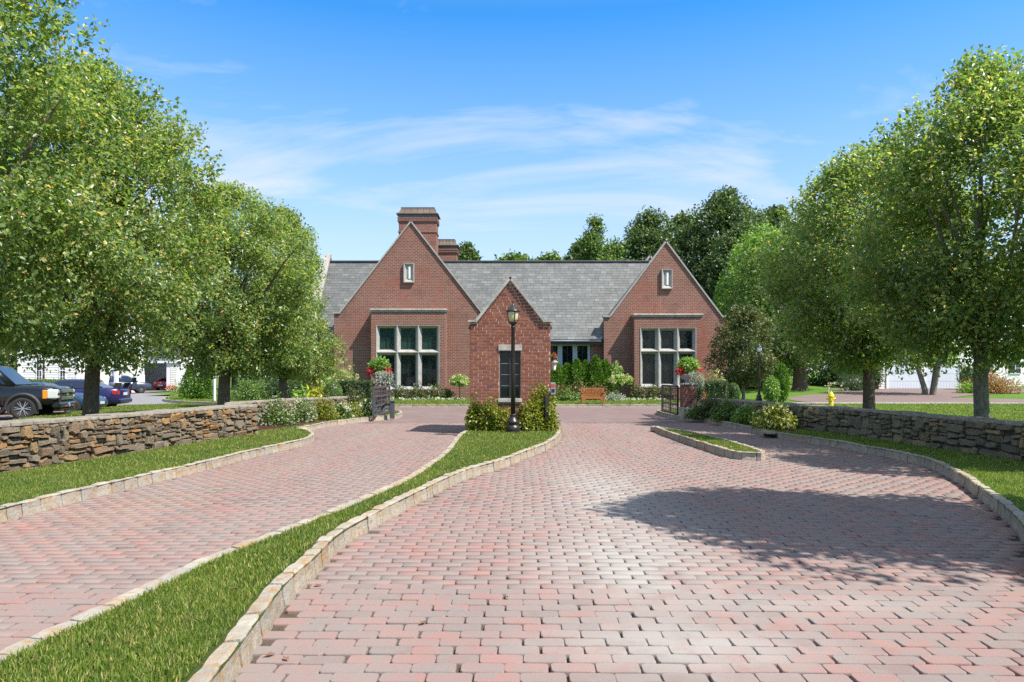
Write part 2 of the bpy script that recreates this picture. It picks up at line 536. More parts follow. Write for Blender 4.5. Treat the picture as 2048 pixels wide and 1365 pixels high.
    c = t.mix(1.0, c, t.ramp(t.noise(1.1, 3, 0.6, p), [(0.3, 0.88), (0.7, 1.1)]), 'MULTIPLY')
    c = t.mix(1.0, c, t.ramp(t.noise(30, 4, 0.7, p), [(0.3, 0.9), (0.7, 1.08)]), 'MULTIPLY')
    t.bump(t.noise(22, 5, 0.6, p), 0.3, 0.01)
    M['slate'] = t.set(c, 0.62, 0, 0.4)
    M['slate_under'] = plain('roof_boards', (0.10, 0.10, 0.10), 0.9)
    M['copper'] = plain('aged_copper', (0.16, 0.125, 0.095), 0.55, 0.5, 0.2, 3, 0.1)
    M['lead'] = plain('lead_flashing', (0.10, 0.11, 0.12), 0.5, 0.3)
    M['black_metal'] = plain('black_painted_metal', (0.022, 0.019, 0.017), 0.36, 0.0, 0.2, 30, 0.1, 0.5)
    M['gate_metal'] = plain('dark_grey_gate_paint', (0.07, 0.073, 0.08), 0.45, 0.0, 0.15, 12, 0.1)
    M['gate_black'] = plain('black_gate_paint', (0.030, 0.027, 0.026), 0.45, 0.0, 0.15, 12, 0.1)
    M['frame_dark'] = plain('dark_window_frame', (0.018, 0.022, 0.022), 0.4, 0, 0.1, 10, 0)
    M['frame_grey'] = plain('blue_grey_window_frame', (0.36, 0.40, 0.42), 0.6, 0, 0.08, 8, 0.05)
    M['blind'] = plain('teal_blind', (0.27, 0.48, 0.42), 0.9, 0, 0.08, 5, 0)
    M['blind_dark'] = plain('dim_blind', (0.085, 0.16, 0.14), 0.9, 0, 0.2, 3, 0)
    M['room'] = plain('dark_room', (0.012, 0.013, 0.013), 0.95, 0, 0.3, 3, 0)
    M['glass'] = glass_mat('window_glass', (0.80, 0.88, 0.86), 0.62)
    M['glass_dark'] = glass_mat('smoked_glass', (0.22, 0.26, 0.27), 0.45)
    t = NT('lamp_glass'); t.set((0.62, 0.55, 0.33), 0.25, 0, 0.5)
    t.b.inputs['Subsurface Weight'].default_value = 0.0
    M['lamp_glass'] = t.m
    t = NT('frosted_glass'); M['frosted'] = t.set((0.74, 0.74, 0.72), 0.3, 0, 0.5)
    M['white_paint'] = plain('white_paint', (0.78, 0.77, 0.75), 0.55, 0, 0.05, 8, 0.05)
    M['siding'] = plain('cream_siding', (0.72, 0.70, 0.64), 0.6, 0, 0.06, 4, 0.05)
    M['garage_paint'] = plain('pale_blue_white_paint', (0.62, 0.66, 0.70), 0.55, 0, 0.05, 5, 0.05)
    M['shingle'] = plain('grey_asphalt_shingle', (0.14, 0.14, 0.145), 0.9, 0, 0.3, 9, 0.4)
    M['asphalt'] = plain('asphalt', (0.20, 0.20, 0.20), 0.92, 0, 0.18, 5, 0.3, 0.2)
    M['concrete'] = plain('concrete', (0.42, 0.40, 0.37), 0.9, 0, 0.15, 7, 0.2, 0.2)
    M['tan'] = plain('sandy_concrete', (0.55, 0.42, 0.27), 0.9, 0, 0.15, 7, 0.2, 0.2)
    M['mulch'] = plain('mulch', (0.085, 0.032, 0.032), 0.95, 0, 0.5, 40, 0.9, 0.1, 0.03)
    M['bench_wood'] = plain('orange_teak', (0.34, 0.125, 0.036), 0.45, 0, 0.2, 14, 0.1)
    M['hydrant'] = plain('yellow_hydrant_paint', (0.78, 0.56, 0.02), 0.4, 0, 0.08, 10, 0.05)
    M['steel'] = plain('galvanised_steel', (0.35, 0.36, 0.38), 0.45, 0.6, 0.1, 8, 0.05)
    M['sign_red'] = plain('sign_red', (0.55, 0.02, 0.025), 0.5, 0, 0.05, 5, 0)
    M['red_plastic'] = plain('red_marking', (0.60, 0.036, 0.06), 0.5, 0, 0.05, 5, 0)

    # bark
    def bark(name, c):
        t = NT(name); o = t.pos()
        mp = t.node('ShaderNodeMapping'); mp.inputs['Scale'].default_value = (1, 1, 0.22)
        t.l.new(o, mp.inputs[0])
        n = t.noise(26, 6, 0.7, mp.outputs[0], 0.4)
        col = t.ramp(n, [(0.3, mul(c, 0.45)), (0.55, c), (0.75, mul(c, 1.5))])
        col = t.mix(t.ramp(t.noise(3.5, 4, 0.6, o), [(0.5, 0.0), (0.72, 0.45)]), col, (0.14, 0.145, 0.10))
        t.bump(n, 0.8, 0.02)
        return t.set(col, 0.92, 0, 0.15)
    M['bark'] = bark('bark', (0.145, 0.108, 0.076))
    M['bark_pale'] = bark('pale_bark', (0.20, 0.185, 0.145))

    # ground
    def turf(name, a, b, c_, stripe=0):
        t = NT(name); p = t.pos()
        c = t.ramp(t.noise(55, 5, 0.75, p), [(0.28, a), (0.5, b), (0.72, c_)])
        c = t.mix(1.0, c, t.ramp(t.noise(0.9, 5, 0.6, p), [(0.3, (0.80, 0.86, 0.80)), (0.7, (1.18, 1.10, 1.0))]), 'MULTIPLY')
        t.bump(t.noise(90, 5, 0.75, p), 0.9, 0.04)
        return t.set(c, 0.9, 0, 0.1)
    M['turf'] = turf('turf', (0.053, 0.098, 0.018), (0.098, 0.188, 0.030), (0.165, 0.285, 0.045))
    M['soil_turf'] = turf('turf_base', (0.045, 0.063, 0.019), (0.075, 0.112, 0.027), (0.112, 0.165, 0.038))
    M['field'] = turf('far_ground', (0.045, 0.083, 0.018), (0.075, 0.128, 0.027), (0.120, 0.180, 0.045))

    t = NT('grass_blade'); p = t.pos()
    c = t.ramp(t.island(), [(0.0, (0.060, 0.111, 0.017)), (0.3, (0.092, 0.159, 0.025)), (0.6, (0.136, 0.207, 0.035)), (0.85, (0.207, 0.265, 0.053)), (0.94, (0.334, 0.318, 0.127)), (1.0, (0.466, 0.396, 0.213))])
    c = t.mix(1.0, c, t.ramp(t.noise(1.3, 5, 0.65, p), [(0.3, (0.863, 0.910, 0.857)), (0.7, (1.497, 1.297, 1.144))]), 'MULTIPLY')
    c = t.mix(t.ramp(t.noise(2.1, 5, 0.7, p), [(0.56, 0.0), (0.72, 0.55)]), c, (0.26, 0.22, 0.085))
    t.set(c, 0.5, 0, 0.3)
    tr = t.n.new('ShaderNodeBsdfTranslucent'); t.l.new(t.mix(1.0, c, (1.797, 1.706, 0.914), 'MULTIPLY'), tr.inputs[0])
    mx = t.n.new('ShaderNodeMixShader'); mx.inputs[0].default_value = 0.35
    t.l.new(t.b.outputs[0], mx.inputs[1]); t.l.new(tr.outputs[0], mx.inputs[2]); t.l.new(mx.outputs[0], t.out.inputs['Surface'])
    M['grass'] = t.m

    # foliage
    M['leaf_pear'] = leaf_mat('pear_leaf', [(0.0, (0.090, 0.151, 0.052)), (0.35, (0.149, 0.230, 0.073)), (0.7, (0.226, 0.302, 0.098)), (0.93, (0.356, 0.376, 0.128)), (0.985, (0.575, 0.441, 0.168)), (1.0, (0.691, 0.369, 0.202))], 0.50, 0.34, 0.6)
    M['leaf_oak'] = leaf_mat('oak_leaf', [(0.0, (0.038, 0.075, 0.027)), (0.5, (0.076, 0.129, 0.042)), (0.9, (0.133, 0.189, 0.062)), (1.0, (0.227, 0.264, 0.087))], 0.25, 0.4, 0.5)
    M['leaf_light'] = leaf_mat('light_leaf', [(0.0, (0.094, 0.189, 0.036)), (0.5, (0.170, 0.295, 0.056)), (1.0, (0.302, 0.427, 0.095))], 0.4)
    M['leaf_shrub'] = leaf_mat('shrub_leaf', [(0.0, (0.053, 0.107, 0.025)), (0.5, (0.103, 0.184, 0.039)), (0.9, (0.189, 0.280, 0.062)), (1.0, (0.322, 0.345, 0.087))], 0.28)
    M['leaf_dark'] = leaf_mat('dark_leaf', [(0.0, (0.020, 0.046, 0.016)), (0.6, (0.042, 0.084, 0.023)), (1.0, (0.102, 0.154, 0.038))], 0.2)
    M['leaf_arb'] = leaf_mat('arborvitae_leaf', [(0.0, (0.045, 0.11, 0.010)), (0.5, (0.085, 0.18, 0.016)), (1.0, (0.14, 0.25, 0.028))], 0.28, 0.5, 0.3)
    M['leaf_yellow'] = leaf_mat('chartreuse_leaf', [(0.0, (0.22, 0.24, 0.015)), (0.5, (0.40, 0.40, 0.02)), (1.0, (0.58, 0.52, 0.03))], 0.3)
    M['leaf_ygreen'] = leaf_mat('yellow_green_leaf', [(0.0, (0.085, 0.13, 0.014)), (0.5, (0.17, 0.21, 0.022)), (0.9, (0.30, 0.30, 0.04)), (1.0, (0.40, 0.35, 0.06))], 0.34, 0.36, 0.55)
    M['leaf_bronze'] = leaf_mat('bronze_leaf', [(0.0, (0.07, 0.060, 0.022)), (0.5, (0.13, 0.11, 0.040)), (0.9, (0.22, 0.15, 0.06)), (1.0, (0.30, 0.17, 0.09))], 0.28)
    M['leaf_olive'] = leaf_mat('olive_leaf', [(0.0, (0.045, 0.070, 0.022)), (0.5, (0.085, 0.115, 0.036)), (0.9, (0.15, 0.165, 0.06)), (1.0, (0.24, 0.15, 0.07))], 0.3)
    M['leaf_silver'] = leaf_mat('silver_leaf', [(0.0, (0.22, 0.26, 0.20)), (0.5, (0.34, 0.38, 0.31)), (1.0, (0.48, 0.52, 0.44))], 0.2, 0.6, 0.3, 1.2)
    M['leaf_red'] = leaf_mat('red_maple_leaf', [(0.0, (0.22, 0.09, 0.03)), (0.5, (0.34, 0.15, 0.05)), (0.8, (0.32, 0.20, 0.05)), (1.0, (0.22, 0.24, 0.05))], 0.35)
    M['petal_white'] = leaf_mat('white_petal', [(0.0, (0.62, 0.62, 0.52)), (1.0, (0.80, 0.80, 0.74))], 0.25, 0.7, 0.2, 1.0)
    M['petal_cream'] = leaf_mat('cream_petal', [(0.0, (0.52, 0.55, 0.25)), (1.0, (0.74, 0.72, 0.44))], 0.25, 0.7, 0.2, 1.0)
    M['petal_red'] = leaf_mat('red_petal', [(0.0, (0.48, 0.015, 0.03)), (0.7, (0.65, 0.03, 0.06)), (1.0, (0.70, 0.16, 0.20))], 0.25, 0.6, 0.2, 1.0)
    M['petal_coral'] = leaf_mat('coral_petal', [(0.0, (0.55, 0.13, 0.08)), (1.0, (0.75, 0.30, 0.20))], 0.25, 0.6, 0.2, 1.0)

    # cars
    def paint(name, c, coat=0.35):
        t = NT(name); t.set(c, 0.28, 0.1, 0.5)
        t.b.inputs['Coat Weight'].default_value = coat; t.b.inputs['Coat Roughness'].default_value = 0.04
        return t.m
    M['car_black'] = paint('black_car_paint', (0.008, 0.009, 0.011))
    M['car_navy'] = paint('navy_car_paint', (0.018, 0.016, 0.075))
    M['car_blue'] = paint('blue_car_paint', (0.015, 0.05, 0.10))
    M['car_slate'] = paint('slate_blue_car_paint', (0.045, 0.06, 0.095))
    M['car_red'] = paint('red_car_paint', (0.42, 0.012, 0.018))
    M['rubber'] = plain('rubber', (0.022, 0.021, 0.020), 0.85, 0, 0.2, 20, 0.2)
    M['plastic'] = plain('black_plastic', (0.030, 0.028, 0.026), 0.6, 0, 0.15, 15, 0.1)
    t = NT('chrome'); M['chrome'] = t.set((0.62, 0.62, 0.62), 0.18, 1.0)
    t = NT('alloy'); M['alloy'] = t.set((0.50, 0.50, 0.50), 0.3, 0.9)
    t = NT('lamp_lens'); M['lens'] = t.set((0.70, 0.72, 0.72), 0.12, 0.3, 0.8)
    t = NT('amber_lens'); M['amber'] = t.set((0.80, 0.24, 0.01), 0.2, 0, 0.6)
    t = NT('red_lens'); M['redlens'] = t.set((0.40, 0.015, 0.01), 0.2, 0, 0.6)
    t = NT('car_glass'); M['car_glass'] = t.set((0.012, 0.020, 0.030), 0.04, 0, 0.9)
    M['plate'] = plain('number_plate', (0.55, 0.62, 0.70), 0.5, 0, 0.1, 30, 0)
    M['tag_blue'] = plain('blue_tag', (0.16, 0.42, 0.62), 0.5, 0, 0.2, 30, 0)
build_materials()

rng = np.random.default_rng(11)

# ------------------------------------------------------------------ leaves
def unit(a):
    return a / np.maximum(np.linalg.norm(a, axis=1, keepdims=True), 1e-6)

def leaf_arrays(P, D, Nn, length, width, fold=0.18):
    """folded leaves of two triangles: base P, direction D, normal Nn"""
    n = len(P)
    S = unit(np.cross(D, Nn)); U = np.cross(S, D)
    L = np.asarray(length).reshape(-1, 1)*np.ones((n, 1)); W = np.asarray(width).reshape(-1, 1)*np.ones((n, 1))
    v = np.empty((n, 4, 3), np.float32)
    v[:, 0] = P
    v[:, 1] = P + D*L*0.48 + S*W*0.5 + U*W*fold
    v[:, 2] = P + D*L - U*L*0.10
    v[:, 3] = P + D*L*0.48 - S*W*0.5 + U*W*fold
    b = (np.arange(n)*4)[:, None]
    f = np.concatenate([b+np.array([[0, 1, 2]]), b+np.array([[0, 2, 3]])], 1).reshape(-1, 3)
    return v.reshape(-1, 3), f

def foliage(name, P, out, size, m, parent, droop=0.3, up=0.6, aspect=0.62, jitter=0.8, kind='stuff', outw=0.5):
    n = len(P)
    D = unit(out*outw + rng.normal(0, jitter, (n, 3)) + np.array([0, 0, -droop]))
    Nn = unit(out*0.45 + rng.normal(0, 0.6, (n, 3)) + np.array([0, 0, up]))
    L = size*rng.uniform(0.55, 1.45, n)
    v, f = leaf_arrays(P, D, Nn, L, L*aspect)
    o = np_mesh(name, v, f, m, parent)
    if kind: o['kind'] = kind
    return o

def egg(t, tm=0.45):
    """crown half width (0..1) against height 0..1"""
    t = np.clip(t, 0, 1)
    lo = np.sqrt(np.clip(1-((tm-t)/tm)**2*0.80, 0, 1))
    hi = np.clip(1-np.abs((t-tm)/(1-tm))**2.25, 0, 1)**0.70
    return np.where(t < tm, lo, hi)

def tree(name, label, cat, x, y, zb, trunk_r, fork, ztop, zlow, rad, leaves, size, m, bark='bark',
         clumps=150, tm=0.45, group=None, seed=1, sig=0.42, lean=0.0, limbs=26, spiky=True, droop=0.35, multi=1):
    global rng
    rng = np.random.default_rng(seed)
    root = empty(name, (x, y, zb), 0, label, cat, group)
    h0, h1 = zlow-zb, ztop-zb
    # clump centres spread through the crown, thicker towards its skin
    t = rng.beta(1.25, 1.30, clumps)
    rr = rng.uniform(0, 1, clumps)**0.36
    a = rng.uniform(0, 2*np.pi, clumps)
    ph1, ph2, ph3 = rng.uniform(0, 6.28, 3)
    wob = 1+0.12*np.sin(3*a+ph1+4*t)+0.11*np.sin(5*a+ph2-7*t)+0.08*np.sin(2*a+ph3+11*t)-.04
    pr = rad*egg(t, tm)*wob
    sg = sig*rng.uniform(0.7, 1.25, clumps)
    C = np.stack([np.cos(a)*rr*np.maximum(pr-0.45*sg, 0.05)+lean*t, np.sin(a)*rr*np.maximum(pr-0.45*sg, 0.05), h0+(h1-h0)*t], 1)
    per = leaves//clumps
    idx = np.repeat(np.arange(clumps), per)
    off = rng.normal(0, 1, (len(idx), 3))
    off = unit(off)*(rng.uniform(0, 1, (len(idx), 1))**0.45)*1.55
    P = C[idx] + off*sg[idx][:, None]*np.array([1, 1, 0.78])
    ctr = np.array([0, 0, h0+(h1-h0)*0.4])
    out = unit(P-ctr)
    # upright shoots on the skin give the ragged outline
    if spiky:
        ns = int(clumps*2.4); k = 12
        t2 = rng.beta(1.7, 1.2, ns); a2 = rng.uniform(0, 2*np.pi, ns)
        wob2 = 1+0.12*np.sin(3*a2+ph1+4*t2)+0.11*np.sin(5*a2+ph2-7*t2)+0.08*np.sin(2*a2+ph3+11*t2)-.04
        B = np.stack([np.cos(a2)*rad*egg(t2, tm)*wob2*0.95+lean*t2, np.sin(a2)*rad*egg(t2, tm)*wob2*0.95, h0+(h1-h0)*t2*0.98], 1)
        dirs = unit(np.stack([np.cos(a2)*0.7, np.sin(a2)*0.7, 0.25+1.1*t2], 1)+rng.normal(0, 0.22, (ns, 3)))
        ln = rng.uniform(0.20, 0.55, ns)*sig/0.40
        q = np.linspace(0.05, 1, k)
        SP = (B[:, None, :]+dirs[:, None, :]*ln[:, None, None]*q[None, :, None]).reshape(-1, 3)+rng.normal(0, 0.035*sig/0.42, (ns*k, 3))
        P = np.concatenate([P, SP]); out = np.concatenate([out, np.repeat(dirs, k, 0)])
    crown = foliage('crown', P, out, size, m, root, droop=droop)
    # trunk and limbs
    mb = MB()
    r = random.Random(seed)
    for s in range(multi):
        ang = 2*math.pi*s/max(multi, 1)+0.6
        sp = 0.0 if multi == 1 else trunk_r*1.1
        bx, by = math.cos(ang)*sp, math.sin(ang)*sp
        tx, ty = (bx*4.2, by*4.2) if multi > 1 else (lean*0.5+r.uniform(-.1, .1), r.uniform(-.1, .1))
        tr = trunk_r if multi == 1 else trunk_r*0.55
        pts = [(bx*1.15, by*1.15, -0.15), (bx, by, 0.05), (bx, by, 0.35), (bx+(tx-bx)*0.25, by+(ty-by)*0.25, fork*0.6), (bx+(tx-bx)*0.5, by+(ty-by)*0.5, fork),
               (tx, ty, fork+(h1-fork)*0.35), (tx*1.05+0.06, ty*1.05, fork+(h1-fork)*0.85)]
        mb.tube(pts, [tr*1.55, tr*1.3, tr*1.08, tr*0.96, tr*0.94, tr*0.52, tr*0.10], 12)
    order = np.argsort(-rr*rng.uniform(0.5, 1, clumps))[:limbs]
    for i in order:
        c = C[i]
        zf = min(fork+max(0, (c[2]-fork))*r.uniform(0.02, 0.5), c[2]*0.85)
        zf = max(zf, fork*0.92)
        tt = (zf-fork)/(h1-fork) if h1 > fork else 0
        b = Vector((lean*0.5*tt, 0, zf))
        e = Vector(c)
        mid = b*0.5+e*0.5 + Vector((0, 0, (e-b).length*r.uniform(-0.12, 0.10)))
        q1 = b*0.72+e*0.28+Vector((0, 0, 0.06))
        r0 = trunk_r*(0.46*(1-tt)+0.10)*r.uniform(0.7, 1.1)
        mb.tube([b, q1, mid, b*0.22+e*0.78, e], [r0, r0*0.72, r0*0.5, r0*0.3, 0.008], 7, False)
    o = mb.build('trunk', M[bark], root, smooth=True, fix=False)
    return root

def shrub(name, label, cat, x, y, zb, rx, ry, hgt, n, size, m, shape='dome', flowers=None, group=None, seed=3,
          stem=None, droop=0.1, up=0.7, core=None, aspect=0.6, rz=0.0, skin=0.55, outw=0.5):
    """one plant: foliage (+ flower heads, + stem)"""
    global rng
    rng = np.random.default_rng(seed)
    root = empty(name, (x, y, zb), rz, label, cat, group)
    z0 = stem or 0.0
    if shape == 'box':
        side = rng.choice(5, n, p=[0.27, 0.14, 0.14, 0.12, 0.33])
        u, w = rng.uniform(-1, 1, n), rng.uniform(-1, 1, n)
        P = np.zeros((n, 3)); O = np.zeros((n, 3))
        for s, (ax, sg) in enumerate(((1, -1), (0, -1), (0, 1), (1, 1), (2, 1))):
            k = side == s
            if ax == 1: P[k] = np.stack([u[k]*rx, np.full(k.sum(), sg*ry), (w[k]+1)/2*hgt], 1); O[k] = (0, sg, 0.1)
            if ax == 0: P[k] = np.stack([np.full(k.sum(), sg*rx), u[k]*ry, (w[k]+1)/2*hgt], 1); O[k] = (sg, 0, 0.1)
            if ax == 2: P[k] = np.stack([u[k]*rx, w[k]*ry, np.full(k.sum(), hgt)], 1); O[k] = (0, 0, 1)
        P -= O*rng.uniform(0, 0.10, (n, 1)); P += rng.normal(0, 0.015, (n, 3))
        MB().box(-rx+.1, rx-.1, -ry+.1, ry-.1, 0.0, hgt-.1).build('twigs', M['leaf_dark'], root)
    elif shape == 'cone':
        t = rng.uniform(0, 1, n)**1.25
        a = rng.uniform(0, 2*np.pi, n)
        rr = (rng.uniform(0, 1, n)**0.35)
        k1, k2 = rng.uniform(0, 6.28, 2)
        lob = 1+0.20*np.sin(4*a+9*t+k1)+0.17*np.sin(7*a-19*t+k2)
        prof = np.clip((1-t)**0.55, 0, 1)*np.clip(t*6+0.55, 0, 1)
        P = np.stack([np.cos(a)*rx*rr*prof*lob, np.sin(a)*ry*rr*prof*lob, t*hgt], 1)
        O = unit(np.stack([np.cos(a)*0.7, np.sin(a)*0.7, np.full(n, 0.9)], 1))
    else:
        d = unit(rng.normal(0, 1, (n, 3))); d[:, 2] = np.abs(d[:, 2]) if shape == 'dome' else d[:, 2]
        q = rng.uniform(0, 1, n)**skin
        k1, k2 = rng.uniform(0, 6.28, 2)
        lob = 1+0.12*np.sin(4*np.arctan2(d[:, 1], d[:, 0])+k1)*1+0.12*np.sin(7*d[:, 2]+k2)+0.10*np.sin(9*d[:, 0]+5*d[:, 1])
        if shape == 'ball': lob = 1+0*lob
        P = d*(q*lob)[:, None]*np.array([rx, ry, hgt if shape == 'dome' else hgt/2])
        if shape != 'dome': P[:, 2] += hgt/2
        P[:, 2] += z0
        O = d
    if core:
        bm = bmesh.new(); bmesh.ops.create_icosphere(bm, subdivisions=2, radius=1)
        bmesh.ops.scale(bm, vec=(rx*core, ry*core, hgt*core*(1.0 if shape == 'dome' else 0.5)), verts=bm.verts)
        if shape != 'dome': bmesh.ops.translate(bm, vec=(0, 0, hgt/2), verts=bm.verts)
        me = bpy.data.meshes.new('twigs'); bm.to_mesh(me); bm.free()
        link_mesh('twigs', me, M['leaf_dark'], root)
    foliage('foliage', P, O, size, m, root, droop=droop, up=up, aspect=aspect, outw=outw)
    if stem:
        mb = MB(); r = random.Random(seed)
        mb.tube([(0, 0, -0.1), (0.01, 0, stem*0.5), (0, 0.01, stem+0.15)], [0.035, 0.028, 0.022], 7)
        for i in range(5):
            a = i*1.3
            mb.tube([(0, 0, stem*0.9), (math.cos(a)*rx*0.3, math.sin(a)*ry*0.3, stem+0.2), (math.cos(a)*rx*0.6, math.sin(a)*ry*0.6, stem+hgt*0.5)], [0.018, 0.014, 0.006], 5)
        mb.build('stem', M['bark'], root, smooth=True, fix=False)
    if flowers:
        fm, fn, fr, per, psz = flowers
        d = unit(rng.normal(0, 1, (fn, 3))); d[:, 2] = np.abs(d[:, 2])*0.9+0.05; d[:, 1] -= 0.25; d = unit(d)
        hh = hgt if shape == 'dome' else hgt/2
        cz = 0 if shape == 'dome' else hgt/2
        Cn = d*np.array([rx, ry, hh])*rng.uniform(0.90, 1.12, (fn, 1)) + np.array([0, 0, cz+z0])
        if shape == 'box': Cn = np.stack([rng.uniform(-rx, rx, fn), rng.uniform(-ry, ry*0.5, fn), rng.uniform(hgt*0.5, hgt*1.05, fn)], 1)
        ii = np.repeat(np.arange(fn), per)
        o2 = unit(rng.normal(0, 1, (len(ii), 3)))
        Pf = Cn[ii]+o2*fr*np.array([1, 1, 1.15])*rng.uniform(0.6, 1.0, (len(ii), 1))
        foliage('flower_heads', Pf, o2, psz, fm, root, droop=0.0, up=0.3, aspect=0.9)
    return root

# ------------------------------------------------------------------ ground and drive
def G(*pts, z=0.0): return [gp(px, py, z) for px, py in pts]

tag(poly_sheet('ground', [(-1500, -60), (1500, -60), (1500, 2600), (-1500, 2600)], -0.06, M['field']), kind='structure')

KERB_L = [(-5.62, 2.6), (-5.62, 5.0)] + G((-120, 1080), (0, 1045), (100, 1018), (200, 993), (300, 968), (400, 944), (500, 917), (560, 903), (610, 891), (627, 883), (629, 877), (618, 871), (598, 867.5))
KERB_L2 = G((600, 866), (617, 862.5), (660, 853), (700, 848), (740, 843), (785, 838.5)) + [(-4.34, 27.2), (-4.6, 29.2), (-5.4, 31.0)]
MED_R = [(-1.38, 2.4), (-1.43, 3.2)] + G((468, 1360), (520, 1284), (567, 1214), (594, 1185), (633, 1148), (684, 1095), (757, 1050), (830, 1010), (928, 960), (1000, 938), (1050, 918), (1090, 902), (1112, 888), (1122, 876), (1122, 868))
MED_L = G((935, 857), (915, 870), (890, 900), (850, 930), (800, 960), (700, 1003), (600, 1043), (500, 1080), (400, 1118), (200, 1212), (0, 1300), z=0.15) + [(-2.78, 2.4)]
MED = MED_R + [(1.36, 21.5), (1.25, 22.9), (0.75, 23.7), (-0.05, 24.0), (-0.85, 23.7), (-1.32, 22.9), (-1.36, 21.5)] + MED_L
ISL = G((1307, 863), (1330, 873), (1360, 884), (1400, 898), (1450, 914), (1480, 920), (1506, 921)) + [(4.78, 13.30), (4.93, 13.75), (4.97, 15.2), (4.88, 16.9), (4.66, 18.6), (4.33, 19.75)]
KERB_R = [(2.6, 2.4), (3.45, 4.2), (4.15, 5.5)] + G((2048, 1085), (2010, 1040), (1957, 996), (1910, 963), (1852, 934), (1781, 916), (1723, 905), (1661, 893), (1553, 877), (1500, 865)) + [(6.75, 22.6), (6.6, 24.4), (6.05, 26.0), (6.1, 29.5), (6.6, 31.0)]
KERB_H = [(-26.5, 56.0), (-25.2, 51.5), (-23.2, 46.5), (-20.5, 42.2), (-16.4, 38.8), (-13.0, 37.0), (-8, 36.3), (0, 36.1), (8, 36.1), (15, 36.3)]

smL = [tuple(p) for p in smooth_line(KERB_L, 0.3)]; smL2 = [tuple(p) for p in smooth_line(KERB_L2, 0.3)]
smR = [tuple(p) for p in smooth_line(KERB_R, 0.3)]; smH = [tuple(p) for p in smooth_line(KERB_H, 0.5)]
smM = [tuple(p) for p in smooth_line(MED, 0.25)]; smI = [tuple(p) for p in smooth_line(ISL+ISL[:1], 0.25)][:-1]
LL = smL + smL2 + [(-10, 33.5), (-16.5, 36.5), (-17.2, 38.0), (-18.2, 36.9), (-19.3, 35.0), (-19.0, 32.5), (-17.7, 26.5), (-15.5, 20), (-14, 10), (-14, 2.6)]
def tz(x, y):
    s = min(1, max(0, (x-13)/8)); s = s*s*(3-2*s)
    return 0.12 + s*max(0, y-38)*0.022
RL = smR + [(14, 32), (14, 37.6), (40, 37.6), (40, 2.4)]
HL = smH + [(15, 62), (-30, 62), (-30, 57)]

tag(poly_sheet('lawn', LL, 0.145, M['soil_turf']), kind='structure')
tag(poly_sheet('lawn', smM, 0.14, M['soil_turf']), kind='structure')
tag(poly_sheet('lawn', smI, 0.145, M['soil_turf']), kind='structure')
tag(poly_sheet('lawn', RL, 0.14, M['turf']), kind='structure')
tag(poly_sheet('lawn', HL, 0.13, M['turf']), kind='structure')
# rising ground to the right rear
gx, gy = np.meshgrid(np.linspace(13, 90, 40), np.linspace(37.5, 150, 50))
gv = np.stack([gx.ravel(), gy.ravel(), np.array([tz(a, b) for a, b in zip(gx.ravel(), gy.ravel())])-0.006], 1)
ii = np.arange(40*49).reshape(49, 40)[:, :-1].ravel()
tag(np_mesh('terrain', gv, np.stack([ii, ii+1, ii+41, ii+40], 1), M['turf'], smooth=True), kind='structure')

def terrain_sheet(name, pts, lift, m):
    o = poly_sheet(name, pts, 0, m)
    bm = bmesh.new(); bm.from_mesh(o.data)
    for k in range(3):
        bmesh.ops.subdivide_edges(bm, edges=[e for e in bm.edges if e.calc_length() > 2.0], cuts=1, use_grid_fill=False)
        bmesh.ops.triangulate(bm, faces=bm.faces)
    for v in bm.verts: v.co.z = tz(v.co.x, v.co.y)+lift
    for f in bm.faces:
        f.normal_update()
        if f.normal.z < 0: f.normal_flip()
    bm.to_mesh(o.data); bm.free()
    return tag(o, kind='structure')

# lot and lane on the left, lanes on the right
tag(poly_sheet('parking_lot', [(-70, 12), (-13, 12), (-13, 45), (-16, 41), (-19, 46), (-24, 58), (-26, 66), (-70, 66)], -0.002, M['asphalt']), kind='structure')
tag(poly_sheet('driveway_apron', [(-48, 58.5), (-33.5, 57.5), (-34, 62), (-38, 78.5), (-50, 78.5)], 0.006, M['paver_far']), kind='structure')
lane = smooth_line([(17.2, 37.8), (16.5, 39.6), (17.0, 43), (19.5, 47), (24, 50.5), (26, 58)], 0.8)
terrain_sheet('lane', [tuple(p) for p in lane] + [(44, 58.5), (44, 53), (37.5, 51), (31.5, 47.5), (27.2, 43.5), (31, 42), (40, 43.5), (60, 46.5), (60, 37.4)], 0.02, M['paver_far'])
tag(poly_sheet('road_edge', [(8, 37.62), (60, 36.6), (60, 37.5), (8, 38.7)], 0.150, M['concrete']), kind='structure')

# the drive: a bed, pavers one by one, far paving in the material
DRV = [(-13, 2.4), (10, 2.4), (10, 24.0), (-13, 24.0)]
drive = tag(poly_sheet('driveway', DRV, -0.022, M['joint']), kind='structure')
tag(poly_sheet('driveway', [(-32, 24.0), (17, 24.0), (17, 40), (-32, 40)], -0.001, M['paver_far']), kind='structure')

def paver_outline(l, w, r, n):
    pts = []
    for cx_, cy_, a0 in ((l/2-r, w/2-r, 0), (-l/2+r, w/2-r, 90), (-l/2+r, -w/2+r, 180), (l/2-r, -w/2+r, 270)):
        for k in range(n):
            a = R(a0+90*k/(n-1))
            pts.append((cx_+math.cos(a)*r, cy_+math.sin(a)*r))
    return np.array(pts)

